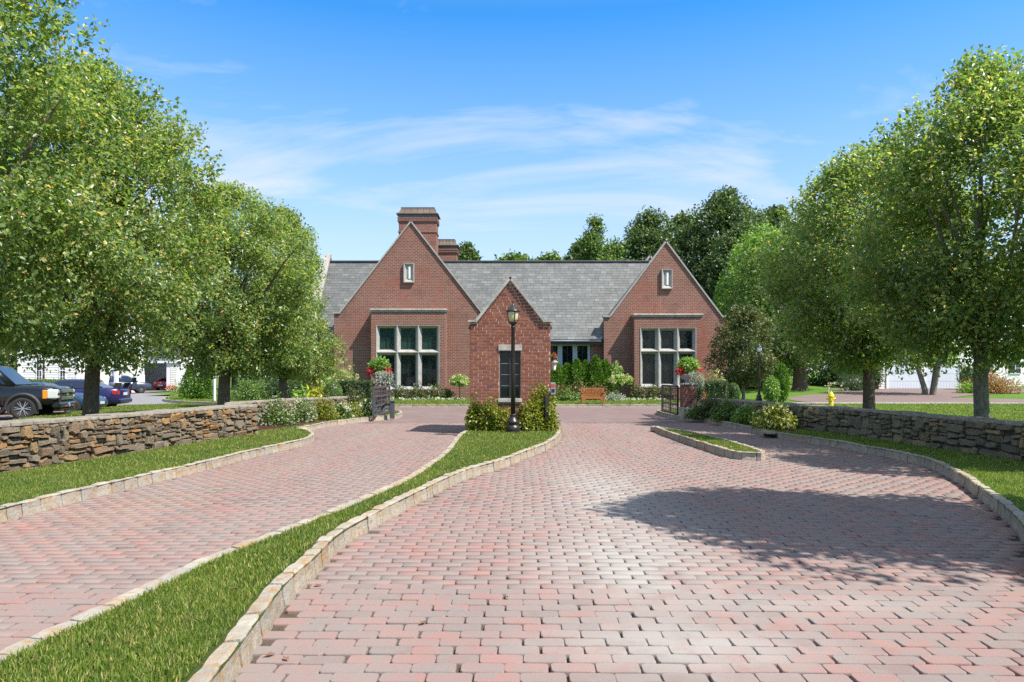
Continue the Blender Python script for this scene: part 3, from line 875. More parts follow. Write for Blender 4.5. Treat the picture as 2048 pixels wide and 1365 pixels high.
def build_pavers():
    PL, PW = 0.251, 0.1245
    th = R(-0.9)
    js = np.arange(0, 240); isx = np.arange(-70, 70)
    J, I = np.meshgrid(js, isx, indexing='ij')
    r = np.random.default_rng(5)
    rowoff = r.normal(0, 0.014, len(js))
    u = (I+0.5*(J % 2))*PL + rowoff[:, None] + r.normal(0, 0.004, J.shape)
    v = 2.2 + J*PW + 0.018*np.sin(u*0.9)+0.03*np.sin(u*0.33+1.0) + r.normal(0, 0.0018, J.shape)
    X = u*math.cos(th)-(v-8)*math.sin(th); Y = u*math.sin(th)+(v-8)*math.cos(th)+8
    P = np.stack([X.ravel(), Y.ravel()], 1)
    k = (P[:, 1] > 2.5) & (P[:, 1] < 23.93) & (P[:, 0] > -9) & (P[:, 0] < 9.5) & (np.abs(P[:, 0]) < 0.80*P[:, 1]+1.2)
    P = P[k]
    def grow(poly, d):
        return poly
    ok = ~(in_poly(P, LL) | in_poly(P, smM) | in_poly(P, smI) | in_poly(P, RL))
    P = P[ok]
    n = len(P)
    ang = th + r.normal(0, R(0.55), n)
    sx = r.normal(0.974, 0.006, n); sy = r.normal(0.950, 0.010, n)
    dz = r.normal(0, 0.0022, n); tx, ty = r.normal(0, 0.008, n), r.normal(0, 0.012, n)
    vis = (np.abs(P[:, 0]) < 0.735*P[:, 1]) & (P[:, 1] > 3.62)
    order = np.argsort(np.where(vis, P[:, 1], 1e6))
    near = order[:300]
    rest = np.setdiff1d(np.arange(n), near)
    # shared meshes for the nearest ones
    var = []
    for s in range(14):
        rr = np.random.default_rng(100+s)
        o8 = paver_outline(PL*0.975, PW*0.950, 0.024, 4)
        o8 = o8+rr.normal(0, 0.0013, o8.shape)
        nn = len(o8)
        vv = [(x, y, -0.045) for x, y in o8] + [(x, y, -0.012) for x, y in o8] + [(x*0.988, y*0.978, -0.0040) for x, y in o8] + [(x*0.966, y*0.935, 0.0) for x, y in o8]
        ff = []
        for q in range(3):
            for i in range(nn):
                j = (i+1) % nn
                ff.append((q*nn+i, q*nn+j, (q+1)*nn+j, (q+1)*nn+i))
        ff.append(tuple(range(3*nn, 4*nn)))
        me = bpy.data.meshes.new('paver'); me.from_pydata(vv, [], ff); me.materials.append(M['paver'])
        var.append(me)
    for i in near:
        o = bpy.data.objects.new('paver', var[int(r.integers(0, 14))])
        COL.objects.link(o); o.parent = drive
        o.location = (P[i, 0], P[i, 1], dz[i]); o.rotation_euler = (ty[i]*0.7, tx[i]*0.7, ang[i]+(math.pi if r.random() < .5 else 0))
        o.scale = (1.0+r.normal(0, 0.006), 1.0+r.normal(0, 0.010), 1)
    # the rest in one mesh: a finer shape near by, a plainer one farther off
    for nm, sel, k_, prof in (('near', rest[P[rest, 1] < 8.5], 3, ((1, 1, -.03), (1, 1, -.012), (.988, .978, -.004), (.966, .935, 0))),
                              ('far', rest[P[rest, 1] >= 8.5], 2, ((1, 1, -.03), (1, 1, -.010), (.968, .940, 0)))):
        o8 = paver_outline(PL, PW, 0.025, k_)
        nn = len(o8); nl = len(prof)
        base = np.concatenate([np.c_[o8*[a_, b_], np.full(nn, z_)] for a_, b_, z_ in prof])
        m = len(sel)
        A = ang[sel]
        bx = base[None, :, 0]*sx[sel][:, None]; by = base[None, :, 1]*sy[sel][:, None]
        V = np.empty((m, len(base), 3))
        V[:, :, 0] = bx*np.cos(A)[:, None]-by*np.sin(A)[:, None]+P[sel, 0][:, None]
        V[:, :, 1] = bx*np.sin(A)[:, None]+by*np.cos(A)[:, None]+P[sel, 1][:, None]
        V[:, :, 2] = base[None, :, 2]+dz[sel][:, None]+bx*tx[sel][:, None]*.7+by*ty[sel][:, None]*.7
        q = []
        for l in range(nl-1):
            for i in range(nn):
                j = (i+1) % nn
                q.append((l*nn+i, l*nn+j, (l+1)*nn+j, (l+1)*nn+i))
        q = np.array(q); top = np.array([list(range((nl-1)*nn, nl*nn))])
        offs = (np.arange(m)*len(base))[:, None, None]
        o = np_mesh('pavers', V.reshape(-1, 3), [(q[None]+offs).reshape(-1, 4), (top[None]+offs).reshape(-1, nn)], M['paver'], drive)
        o['kind'] = 'stuff'
build_pavers()

# ------------------------------------------------------------------ kerbs
def kerb(label, pts, side, h=0.160, w=0.115, lmin=0.2, lmax=0.36, seed=1, closed=False):
    r = random.Random(seed)
    path = Path(list(pts)+([pts[0]] if closed else []))
    root = tag(empty('kerb'), kind='structure')
    s = 0.0
    while s < path.len-0.08:
        l = r.uniform(lmin, lmax)
        e = min(s+l, path.len)
        if path.len-e < 0.12: e = path.len
        g = 0.006
        hh = h+r.uniform(-0.008, 0.008); ww = w+r.uniform(-0.006, 0.008); o0 = r.uniform(-0.006, 0.006)
        sect = [(o0-0.010, -0.05), (o0+0.004, hh*0.45), (o0+0.006, hh-0.014), (o0+0.020, hh), (o0+ww-0.012, hh-0.003), (o0+ww, hh-0.025), (o0+ww, 0.02)]
        V, Fc = [], []
        ns = 4; m = len(sect)
        for k in range(ns):
            t = k/(ns-1)
            (x, y), (dx, dy) = path.at(s+g+(e-s-2*g)*t)
            nx, ny = -dy*side, dx*side
            pin = 0.006 if k in (0, ns-1) else 0.0
            for q, (a, z) in enumerate(sect):
                a2 = a+(pin if q in (1, 2) else (-pin if q in (4, 5) else 0))+r.gauss(0, 0.0025)
                z2 = z-(pin*0.9 if q in (3, 4) else 0)+(r.gauss(0, 0.002) if q > 0 else 0)
                V.append((x+nx*a2, y+ny*a2, z2))
        for k in range(ns-1):
            for q in range(m-1):
                Fc.append((k*m+q, k*m+q+1, (k+1)*m+q+1, (k+1)*m+q))
        Fc.append(tuple(range(m))); Fc.append(tuple(reversed(range((ns-1)*m, ns*m))))
        if side > 0: Fc = [tuple(reversed(f)) for f in Fc]
        MB().add(V, Fc).build('kerb_stone', M['granite'], root)
        s = e
    return root
kerb('left', KERB_L, 1, seed=2)
kerb('left bed', KERB_L2, 1, seed=3, lmin=0.28, lmax=0.5)
kerb('median', MED, 1, seed=4, closed=False)
kerb('island', ISL, 1, seed=5, closed=True)
kerb('right', KERB_R, -1, seed=6, lmin=0.22, lmax=0.38)
kerb('house', KERB_H, 1, seed=7, lmin=0.5, lmax=0.9)
tag(poly_sheet('kerb_ramp', G((563, 858), (600, 862), (616, 862), (612, 855.5), (585, 855), z=0.13), 0.132, M['tan']), kind='structure')

# storm drain mouth in the right kerb
dr = empty('storm_drain', (*gp(1540, 875.5), 0), R(97), 'dark storm drain mouth set in the granite kerb on the right', 'drain')
MB().box(-0.28, 0.28, -0.03, 0.035, 0.02, 0.11).build('opening', M['room'], dr)
MB().box(-0.30, 0.30, -0.01, 0.20, 0.11, 0.155).build('lintel_stone', M['granite'], dr)

# ------------------------------------------------------------------ dry stone walls
def stone_wall(name, label, pts, side, zb, zt, thick, m, seed, sc=1.0):
    """side +1: the face is on the left of the path"""
    r = random.Random(seed)
    path = Path(pts, 0.2)
    root = empty(name, (pts[0][0], pts[0][1], 0), 0, label, 'stone wall')
    ox, oy = pts[0]
    cell = 0.025
    n = int(path.len/cell)
    hgt = [0.0]*n
    top = zt-zb-0.055
    stones = []
    guard = 0
    while guard < 6000:
        guard += 1
        lo = min(hgt)
        if lo > top-0.03: break
        i0 = hgt.index(lo)
        i1 = i0
        while i1+1 < n and abs(hgt[i1+1]-lo) < 0.016: i1 += 1
        run = i1-i0+1
        h = r.choice((r.uniform(0.045, 0.085), r.uniform(0.07, 0.14), r.uniform(0.06, 0.12)))*sc
        w = r.uniform(1.6, 5.0)*h
        if r.random() < 0.17: h = r.uniform(0.14, 0.25)*sc; w = h*r.uniform(0.9, 1.7)
        if lo < 0.02 and r.random() < 0.5: h = r.uniform(0.12, 0.2)*sc; w = r.uniform(0.25, 0.5)*sc
        w = min(w, 0.6)
        k = max(3, int(w/cell))
        if run-k < 4: k = run
        k = min(k, run, int(0.62/cell))
        b = max(hgt[i0:i0+k])
        if top-(b+h) < 0.05: h = top-b
        if k <= 2:
            for i in range(i0, i0+k): hgt[i] = lo+0.05
            continue
        stones.append((i0*cell, (i0+k)*cell, b, b+h))
        for i in range(i0, i0+k): hgt[i] = b+h
    def put(s, d, z):
        (x, y), (dx, dy) = path.at(s)
        nx, ny = -dy*side, dx*side
        return (x+nx*d-ox, y+ny*d-oy, z)
    def facing(name_, s0, s1, z0, z1, dep, gap=0.0095):
        s0 += gap; s1 -= gap; z0 += gap*0.8; z1 -= gap*0.8
        w, h = s1-s0, z1-z0
        if w < 0.02 or h < 0.015: return
        cr = min(w, h)*r.uniform(0.14, 0.34)
        j = min(w, h)*0.17
        ring = [(s0+cr, z0), (s0+w*0.5, z0), (s1-cr, z0), (s1, z0+cr), (s1, z1-cr), (s1-cr, z1), (s0+w*0.5, z1), (s0+cr, z1), (s0, z1-cr), (s0, z0+cr)]
        ring = [(a+r.uniform(-j, j), c+r.uniform(-j, j)) for a, c in ring]
        cs, cz = (s0+s1)/2, (z0+z1)/2
        V = [put(a, -0.06, zb+c) for a, c in ring]
        V += [put(a, dep-0.022-r.uniform(0, 0.010), zb+c) for a, c in ring]
        tl = r.uniform(-0.30, 0.22)
        V += [put(cs+(a-cs)*0.82, dep+(c-cz)*tl+r.uniform(-0.006, 0.004), zb+cz+(c-cz)*0.78) for a, c in ring]
        k = len(ring); Fc = []
        for q in range(2):
            for i in range(k):
                i2 = (i+1) % k
                Fc.append((q*k+i, q*k+i2, (q+1)*k+i2, (q+1)*k+i))
        Fc.append(tuple(range(2*k, 3*k)))
        MB().add(V, Fc).build(name_, m, root)
    for s0, s1, z0, z1 in stones:
        facing('stone', s0, s1, z0, z1, r.uniform(0.005, 0.085))
    # core behind and cap stones over it
    mb = MB(); ns = max(8, int(path.len/0.4))
    ring = []
    for k in range(ns+1):
        s = path.len*k/ns
        ring.append([put(s, -0.01, zb-0.1), put(s, -0.01, zt-0.07), put(s, -thick, zt-0.07), put(s, -thick, zb-0.1)])
    V = [p for q in ring for p in q]; Fc = []
    for k in range(ns):
        for q in range(4):
            q2 = (q+1) % 4
            Fc.append((k*4+q, k*4+q2, k*4+4+q2, k*4+4+q))
    Fc += [(0, 1, 2, 3), (ns*4+3, ns*4+2, ns*4+1, ns*4)]
    mb.add(V, Fc).build('core', M['core'], root)
    # backing courses, rough blocks on the rear face and the two ends
    def block(P, name_='stone'):
        MB().add(P, [(0,3,2,1),(4,5,6,7),(0,1,5,4),(1,2,6,5),(2,3,7,6),(3,0,4,7)]).build(name_, m, root, bevel=0.012)
    for s in (0.0, path.len):
        z = zb
        while z < zt-0.09:
            h = min(r.uniform(0.09, 0.2), zt-0.065-z)
            d0 = 0.0
            while d0 < thick-0.05:
                l = min(r.uniform(0.14, 0.3), thick-d0)
                a = 0.035 if s == 0 else -0.035
                o1 = s-a*(1+r.uniform(0, 0.4)); i1_ = s+a
                sgn = 0.006
                Pq = [put(o1, -d0-sgn, z+sgn), put(i1_, -d0-sgn, z+sgn), put(i1_, -d0-l+sgn, z+sgn), put(o1, -d0-l+sgn, z+sgn),
                      put(o1, -d0-sgn, z+h-sgn), put(i1_, -d0-sgn, z+h-sgn), put(i1_, -d0-l+sgn, z+h-sgn), put(o1, -d0-l+sgn, z+h-sgn)]
                block(Pq); d0 += l
            z += h
    s = -0.03
    while s < path.len:
        l = r.uniform(0.3, 0.75)*sc
        e = min(s+l, path.len+0.03)
        z0 = zt-0.062; z1 = zt+r.uniform(-0.014, 0.014)
        f0, f1 = r.uniform(0.0, 0.05), r.uniform(0.0, 0.05)
        b0, b1 = -thick-r.uniform(0, 0.04), -thick-r.uniform(0, 0.04)
        g = 0.005
        Pq = [put(s+g, f0, z0), put(e-g, f1, z0), put(e-g, b1, z0), put(s+g, b0, z0), put(s+g, f0-0.01, z1), put(e-g, f1-0.01, z1), put(e-g, b1, z1), put(s+g, b0, z1)]
        MB().add(Pq, [(0,3,2,1),(4,5,6,7),(0,1,5,4),(1,2,6,5),(2,3,7,6),(3,0,4,7)]).build('cap_stone', M['capstone'], root, bevel=0.012)
        s = e
    return root

stone_wall('stone_wall', 'brown and rust dry stone wall with flat caps beside the left lane',
           [(-8.05, 8.2), (-7.75, 10.2), (-7.35, 12.5), (-7.1, 14.5), (-6.8, 16.4), (-6.4, 17.6)], -1, 0.10, 0.885, 0.5, M['stone'], 21)
stone_wall('stone_wall', 'curved low stone wall behind the white flower bed, left of the gate',
           [(-7.05, 18.3), (-7.55, 19.6), (-7.6, 21.4), (-7.0, 23.2), (-6.25, 24.6), (-5.72, 26.9)], -1, 0.10, 0.86, 0.4, M['stone'], 22, 1.4)
stone_wall('stone_wall', 'long grey dry stone wall in tree shade along the right verge',
           [(8.85, 10.2), (8.75, 12), (8.7, 13.5), (8.56, 15), (8.45, 17.3), (8.1, 19.6), (7.75, 21.6), (7.35, 23.6), (6.80, 25.25)], 1, 0.10, 0.80, 0.45, M['stone_grey'], 23, 1.22)

# ------------------------------------------------------------------ grass blades
KPTS = np.concatenate([smooth_line(q, 0.08) for q in (KERB_L, KERB_L2, MED, ISL+ISL[:1], KERB_R, KERB_H)])
def grass(label, poly, z, bands, seed=1, zf=None, exclude=(), margin=1.2):
    r = np.random.default_rng(seed)
    xs = [p[0] for p in poly]; ys = [p[1] for p in poly]
    VV, FF, off = [], [], 0
    for y0, y1, dens, ln, wd in bands:
        y0 = max(y0, min(ys)); y1 = min(y1, max(ys))
        if y1 <= y0: continue
        x0 = max(min(xs), -(0.74*y1+margin)); x1 = min(max(xs), 0.74*y1+margin)
        if x1 <= x0: continue
        n = int((x1-x0)*(y1-y0)*dens)
        P = np.stack([r.uniform(x0, x1, n), r.uniform(y0, y1, n)], 1)
        k = in_poly(P, poly) & (np.abs(P[:, 0]) < 0.74*P[:, 1]+margin)
        for ex in exclude: k &= ~in_poly(P, ex)
        P = P[k]
        KP = KPTS[(KPTS[:, 1] > y0-.3) & (KPTS[:, 1] < y1+.3)]
        if len(KP) and len(P):
            dmin = np.concatenate([((c[:, None, :]-KP[None])**2).sum(2).min(1) for c in np.array_split(P, max(1, len(P)*len(KP)//4000000))])
            P = P[np.sqrt(dmin) > 0.130]
        n = len(P)
        if n == 0: continue
        tuft = 0.75+0.5*np.sin(P[:, 0]*3.1+1)*np.sin(P[:, 1]*2.3)+r.normal(0, .2, n)
        L = ln*np.clip(r.normal(1, 0.25, n)+0.12*tuft, 0.4, 1.9); W = wd*r.uniform(0.7, 1.3, n)
        a = r.uniform(0, 2*np.pi, n); b = r.uniform(0, 2*np.pi, n)
        lean = r.uniform(0.1, 0.75, n)*L
        zb = np.full(n, z) if zf is None else np.array([zf(x, y) for x, y in P])
        B = np.stack([P[:, 0], P[:, 1], zb], 1)
        S = np.stack([np.cos(a), np.sin(a), np.zeros(n)], 1)*W[:, None]*0.5
        T = np.stack([np.cos(b)*lean, np.sin(b)*lean, np.sqrt(np.maximum(L**2-lean**2, 1e-5))], 1)
        Mid = B+T*np.array([0.35, 0.35, 0.55])
        if y1 <= 7.6:
            v = np.stack([B-S, B+S, Mid+S*0.8, Mid-S*0.8, B+T], 1)
            i = (np.arange(n)*5)[:, None]+off
            FF.append((i+np.array([[0, 1, 2]]), i+np.array([[0, 2, 3]]), i+np.array([[3, 2, 4]])))
            off += n*5
        else:
            v = np.stack([B-S, B+S, B+T], 1)
            FF.append(((np.arange(n)*3)[:, None]+off+np.array([[0, 1, 2]]),)); off += n*3
        VV.append(v.reshape(-1, 3))
    f = np.concatenate([np.concatenate(t) for t in FF])
    o = np_mesh('grass', np.concatenate(VV), f, M['grass'])
    return tag(o, label, 'grass', kind='stuff')
near_b = [(2.4, 5.2, 9500, 0.032, 0.0055), (5.2, 7.5, 6500, 0.032, 0.0066), (7.5, 11, 3000, 0.032, 0.0085), (11, 16, 1500, 0.032, 0.0125), (16, 25, 800, 0.036, 0.018), (25, 40, 260, 0.036, 0.03)]
grass('mown grass strip on the narrow median between the two lanes', smM, 0.145, near_b, 1, exclude=[[(-1.3, 18.7), (1.2, 18.7), (1.2, 22), (-1.3, 22)]])
BEDL = [(-6.9, 18.5), (-6.45, 19.3), (-6.3, 20.6), (-6.12, 22.2), (-5.75, 23.5), (-5.32, 24.8), (-4.75, 25.9), (-4.78, 27.2), (-5.5, 27.5), (-5.9, 26), (-6.3, 24.6), (-7.05, 23.2), (-7.6, 21.4), (-7.55, 19.6)]
tag(poly_sheet('planting_bed', BEDL, 0.150, M['mulch']), kind='structure')
grass('mown grass verge beside the brown stone wall and around the left trees', LL, 0.145, near_b, 2, exclude=[BEDL])
grass('little tuft of lawn on the kerbed teardrop island', smI, 0.145, near_b, 3)
BEDR = [(6.4, 25.9), (6.75, 24.4), (6.95, 22.6), (7.0, 20.6), (7.1, 18.9), (7.5, 18.6), (8.0, 19.4), (7.7, 21.6), (7.3, 23.6), (6.75, 25.2)]
tag(poly_sheet('planting_bed', BEDR, 0.150, M['mulch']), kind='structure')
grass('sunlit and shaded grass on the right verge and beyond the grey wall', RL, 0.14, [(2.4, 7.5, 3200, 0.032, 0.0075), (7.5, 11, 2400, 0.032, 0.009), (11, 16, 1200, 0.032, 0.013), (16, 25, 520, 0.036, 0.021), (25, 38, 170, 0.036, 0.036)], 4, exclude=[BEDR])
grass('broad lawn in front of the brick clubhouse', HL, 0.13, [(30, 44, 170, 0.07, 0.04), (44, 56, 60, 0.07, 0.055)], 5)
# ------------------------------------------------------------------ clubhouse
def fx(px, Y): return (px-1024.0)/F*Y
def fz(py, Y): return H-(py-HZ)/F*Y
HY = 46.5
house = empty('clubhouse', (0, HY, 0.1), 0, 'red brick clubhouse with two steep gables, stone mullioned bays and grey slate roof', 'building')
house.location = (0, 0, 0)

GL = dict(x0=fx(668, HY), x1=fx(976, HY), ze=fz(628, HY), za=fz(444, HY))
GR = dict(x0=fx(1208, HY), x1=fx(1456, HY), ze=fz(635, HY), za=fz(484, HY))
for g in (GL, GR):
    x0, x1, ze, za = g['x0'], g['x1'], g['ze'], g['za']
    c = (x0+x1)/2; kn = 0.40
    MB().prism([(x0, -0.1), (x1, -0.1), (x1, ze), (x1-kn, ze), (c, za), (x0+kn, ze), (x0, ze)], HY, HY+0.45).build('gable_wall', M['brick'], house)
    for a, b in (((x0+kn-0.03, ze-0.02), (c+0.02, za+0.05)), ((x1-kn+0.03, ze-0.02), (c-0.02, za+0.05))):
        MB().bar((a[0], HY+0.2, a[1]+0.05), (b[0], HY+0.2, b[1]), 0.58, 0.095, up=(0, 0, 1)).build('raking_coping', M['limestone'], house)
    for a, b in ((x0-0.07, x0+kn+0.02), (x1-kn-0.02, x1+0.07)):
        MB().box(a, b, HY-0.10, HY+0.50, ze+0.004, ze+0.12).build('kneeler_stone', M['limestone'], house)
    # roof of the cross wing behind the parapet
    for s in (-1, 1):
        xa = x0 if s < 0 else x1
        za2 = za-0.32; zb2 = ze-0.25
        MB().add([(xa, HY+0.45, zb2), (c, HY+0.45, za2), (c, 61, za2), (xa, 61, zb2), (xa, HY+0.45, zb2-.15), (c, HY+0.45, za2-.15), (c, 61, za2-.15), (xa, 61, zb2-.15)],
                 [(0, 1, 2, 3), (7, 6, 5, 4), (0, 4, 5, 1), (1, 5, 6, 2), (2, 6, 7, 3), (3, 7, 4, 0)]).build('wing_roof', M['slate'], house)
        MB().box(min(xa, xa-s*0.35), max(xa, xa-s*0.35), HY+0.45, 61, -0.1, ze-0.42).build('side_wall', M['brick'], house)

# stone niche high in each gable
def niche(px0, px1, py0, py1):
    x0, x1, z1, z0 = fx(px0, HY), fx(px1, HY), fz(py0, HY), fz(py1, HY)
    y = HY-0.07; w = 0.05; i = 0.17; d = 0.16
    mb = MB()
    mb.box(x0, x1, y, HY+0.01, z0, z0+w).box(x0, x1, y, HY+0.01, z1-w, z1).box(x0, x0+w, y, HY+0.01, z0+w, z1-w).box(x1-w, x1, y, HY+0.01, z0+w, z1-w)
    o = [(x0+w, z0+w), (x1-w, z0+w), (x1-w, z1-w), (x0+w, z1-w)]
    n = [(x0+i, z0+i+.05), (x1-i, z0+i+.05), (x1-i, z1-i), (x0+i, z1-i)]
    V = [(a, y, b) for a, b in o]+[(a, y+d, b) for a, b in n]
    mb.add(V, [(0, 1, 5, 4), (1, 2, 6, 5), (2, 3, 7, 6), (3, 0, 4, 7), (4, 5, 6, 7)])
    f = mb.build('niche', M['limestone'], house, fix=False)
    cxm = (x0+x1)/2
    MB().box(cxm-0.03, cxm+0.07, y+d-0.05, y+d-0.004, z0+i+.08, z1-i-.03).build('niche_panel', M['white_paint'], f)
    MB().box(cxm-0.08, cxm-0.035, y+d-0.02, y+d-0.003, z0+i+.08, z1-i-.03).build('niche_slot', M['frame_dark'], f)
    return (x0, x1, z0, z1, y+d)
# niches sit in front of a cut recess: their backs stay proud of the wall
def niche_fixed(px0, px1, py0, py1):
    x0, x1, z1, z0 = fx(px0, HY), fx(px1, HY), fz(py0, HY), fz(py1, HY)
    yf, yb = HY-0.17, HY-0.02
    w, i = 0.05, 0.18
    o = [(x0, z0), (x1, z0), (x1, z1), (x0, z1)]
    p = [(x0+w, z0+w), (x1-w, z0+w), (x1-w, z1-w), (x0+w, z1-w)]
    n = [(x0+i, z0+i+.06), (x1-i, z0+i+.06), (x1-i, z1-i), (x0+i, z1-i)]
    V = [(a, HY+.02, b) for a, b in o]+[(a, yf, b) for a, b in o]+[(a, yf, b) for a, b in p]+[(a, yb, b) for a, b in n]
    Fc = []
    for q in range(3):
        for k in range(4):
            k2 = (k+1) % 4
            Fc.append((q*4+k, q*4+k2, q*4+4+k2, q*4+4+k))
    Fc.append((12, 13, 14, 15))
    f = MB().add(V, Fc).build('niche', M['limestone'], house)
    c = (x0+x1)/2
    MB().box(c-0.02, c+0.10, yb-0.07, yb-0.003, z0+i+.08, z1-i-.02).build('niche_panel', M['white_paint'], f)
    MB().box(c-0.11, c-0.03, yb-0.03, yb-0.002, z0+i+.08, z1-i-.02).build('niche_slot', M['limestone_dark'], f)
niche_fixed(807.7, 828.7, 527, 566)
niche_fixed(1322.6, 1344, 539, 578.5)

def bay(px0, px1, pyt, fp0, fp1, fy0, fy1, tr, teal):
    yb = HY-0.86
    x0, x1, zt = fx(px0, yb), fx(px1, yb), fz(pyt, yb)
    a0, a1, b1, b0, zm = fx(fp0, yb), fx(fp1, yb), fz(fy0, yb), fz(fy1, yb), fz(tr, yb)
    MB().box(x0, a0, yb, HY+.02, -0.1, zt).box(a1, x1, yb, HY+.02, -0.1, zt).box(a0, a1, yb, HY+.02, b1, zt).box(a0, a1, yb, HY+.02, -0.1, b0).build('bay_wall', M['brick'], house, fix=False)
    cp = MB().box(x0-0.05, x1+0.05, yb-0.05, HY+.015, zt+.003, zt+0.08).build('bay_coping', M['limestone_dark'], house)
    MB().box(x0-0.10, x1+0.10, yb-0.11, HY+.010, zt+0.083, zt+0.19).build('coping_top', M['limestone_dark'], cp, bevel=0.03)
    # splayed stone frame: three lights over three
    fr = MB(); yf = yb-0.03; yg = yb+0.24; ins = 0.205; fl = 0.022
    nx = 3; pw = (a1-a0)/nx
    cells = [(a0+i*pw, a0+(i+1)*pw, z0, z1, lv) for i in range(nx) for z0, z1, lv in ((b0, zm, 0), (zm, b1, 1))]
    wins = []
    for cx0, cx1, cz0, cz1, lv in cells:
        o = [(cx0, cz0), (cx1, cz0), (cx1, cz1), (cx0, cz1)]
        f_ = [(cx0+(fl if cx0 > a0+.01 else .05), cz0+fl), (cx1-(fl if cx1 < a1-.01 else .05), cz0+fl), (cx1-(fl if cx1 < a1-.01 else .05), cz1-fl), (cx0+(fl if cx0 > a0+.01 else .05), cz1-fl)]
        n = [(cx0+ins, cz0+ins*0.9), (cx1-ins, cz0+ins*0.9), (cx1-ins, cz1-ins*.85), (cx0+ins, cz1-ins*.85)]
        V = [(a, yf, b) for a, b in o]+[(a, yf, b) for a, b in f_]+[(a, yg, b) for a, b in n]+[(a, yg+.08, b) for a, b in n]
        Fc = []
        for q in range(3):
            for k in range(4):
                k2 = (k+1) % 4
                Fc.append((q*4+k, q*4+k2, q*4+4+k2, q*4+4+k))
        fr.add(V, Fc)
        wins.append((n[0][0], n[1][0], n[0][1], n[2][1], lv))
    # returns of the frame into the brick
    fr.box(a0-.001, a1+.001, yf+.001, yb+.01, b0-0.06, b0)
    fr.build('stone_mullions', M['limestone'], house)
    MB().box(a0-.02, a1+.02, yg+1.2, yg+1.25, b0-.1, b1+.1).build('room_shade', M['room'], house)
    for wx0, wx1, wz0, wz1, lv in wins:
        t = 0.05
        w = MB().box(wx0, wx1, yg-.01, yg+.05, wz0, wz0+t).box(wx0, wx1, yg-.01, yg+.05, wz1-t, wz1).box(wx0, wx0+t, yg-.01, yg+.05, wz0+t, wz1-t).box(wx1-t, wx1, yg-.01, yg+.05, wz0+t, wz1-t)
        wo = w.build('window', M['frame_dark'], house, fix=False)
        rows = 2 if lv else 4
        iw, ih = (wx1-wx0-2*t)/2, (wz1-wz0-2*t)/rows
        mu = MB().box((wx0+wx1)/2-.013, (wx0+wx1)/2+.013, yg+.004, yg+.034, wz0+t, wz1-t)
        for k in range(1, rows): mu.box(wx0+t, wx1-t, yg+.006, yg+.032, wz0+t+k*ih-.012, wz0+t+k*ih+.012)
        mu.build('muntins', M['frame_dark'], wo, fix=False)
        for i in range(2):
            for k in range(rows):
                MB().box(wx0+t+i*iw+.013, wx0+t+(i+1)*iw-.013, yg+.016, yg+.022, wz0+t+k*ih+.012, wz0+t+(k+1)*ih-.012).build('pane', M['glass'], wo, fix=False)
        if teal:
            if lv: MB().box(wx0+.02, wx1-.02, yg+.07, yg+.075, wz0+.02, wz1-.02).build('blind', M['blind'], wo)
            else: MB().box(wx0+.02, wx1-.02, yg+.12, yg+.125, wz0+(wz1-wz0)*0.40, wz1-.02).build('blind', M['blind_dark'], wo)
        elif lv:
            sl = MB(); nsl = 9
            for k in range(nsl):
                xx = wx0+.06+(wx1-wx0-.12)*k/(nsl-1)
                sl.box(xx-.025, xx+.025, yg+.09+.02*(k % 2), yg+.10+.02*(k % 2), wz0+.25, wz1-.03)
            sl.build('blind', M['blind_dark'], wo)
bay(742, 891, 624, 751.7, 879, 651, 779, 705, True)
bay(1268.8, 1403, 634, 1280, 1392.5, 656, 774, 703, False)

# recessed centre with its window band, under the eaves
CY = 47.2
cx0, cx1 = GL['x1']-0.02, GR['x0']+0.02
wx0, wx1 = fx(1030, CY), fx(1180, CY)
wz0, wz1 = 0.95, fz(684, CY)
MB().box(cx0, wx0, CY, CY+.4, -0.1, 4.35).box(wx1, cx1, CY, CY+.4, -0.1, 4.35).box(wx0, wx1, CY, CY+.4, wz1, 4.35).box(wx0, wx1, CY, CY+.4, -0.1, wz0).build('centre_wall', M['brick'], house, fix=False)
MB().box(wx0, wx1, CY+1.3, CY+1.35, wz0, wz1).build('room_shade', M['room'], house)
npn = 5; pw = (wx1-wx0)/npn
for i in range(npn):
    a, b = wx0+i*pw, wx0+(i+1)*pw
    s = 0.16
    wo = MB().box(a, a+s, CY+.02, CY+.14, wz0, wz1).box(b-s, b, CY+.02, CY+.14, wz0, wz1).box(a+s, b-s, CY+.02, CY+.14, wz1-.27, wz1).box(a+s, b-s, CY+.02, CY+.14, wz0, wz0+.16).build('window', M['frame_grey'], house, fix=False)
    MB().box(a+s, b-s, CY+.07, CY+.08, wz0+.16, wz1-.27).build('pane', M['glass'], wo, fix=False)
    MB().box(a+s, b-s, CY+.05, CY+.065, wz0+1.55, wz0+1.59).box((a+b)/2-.012, (a+b)/2+.012, CY+.05, CY+.065, wz0+.16, wz1-.27).build('muntins', M['frame_dark'], wo, fix=False)

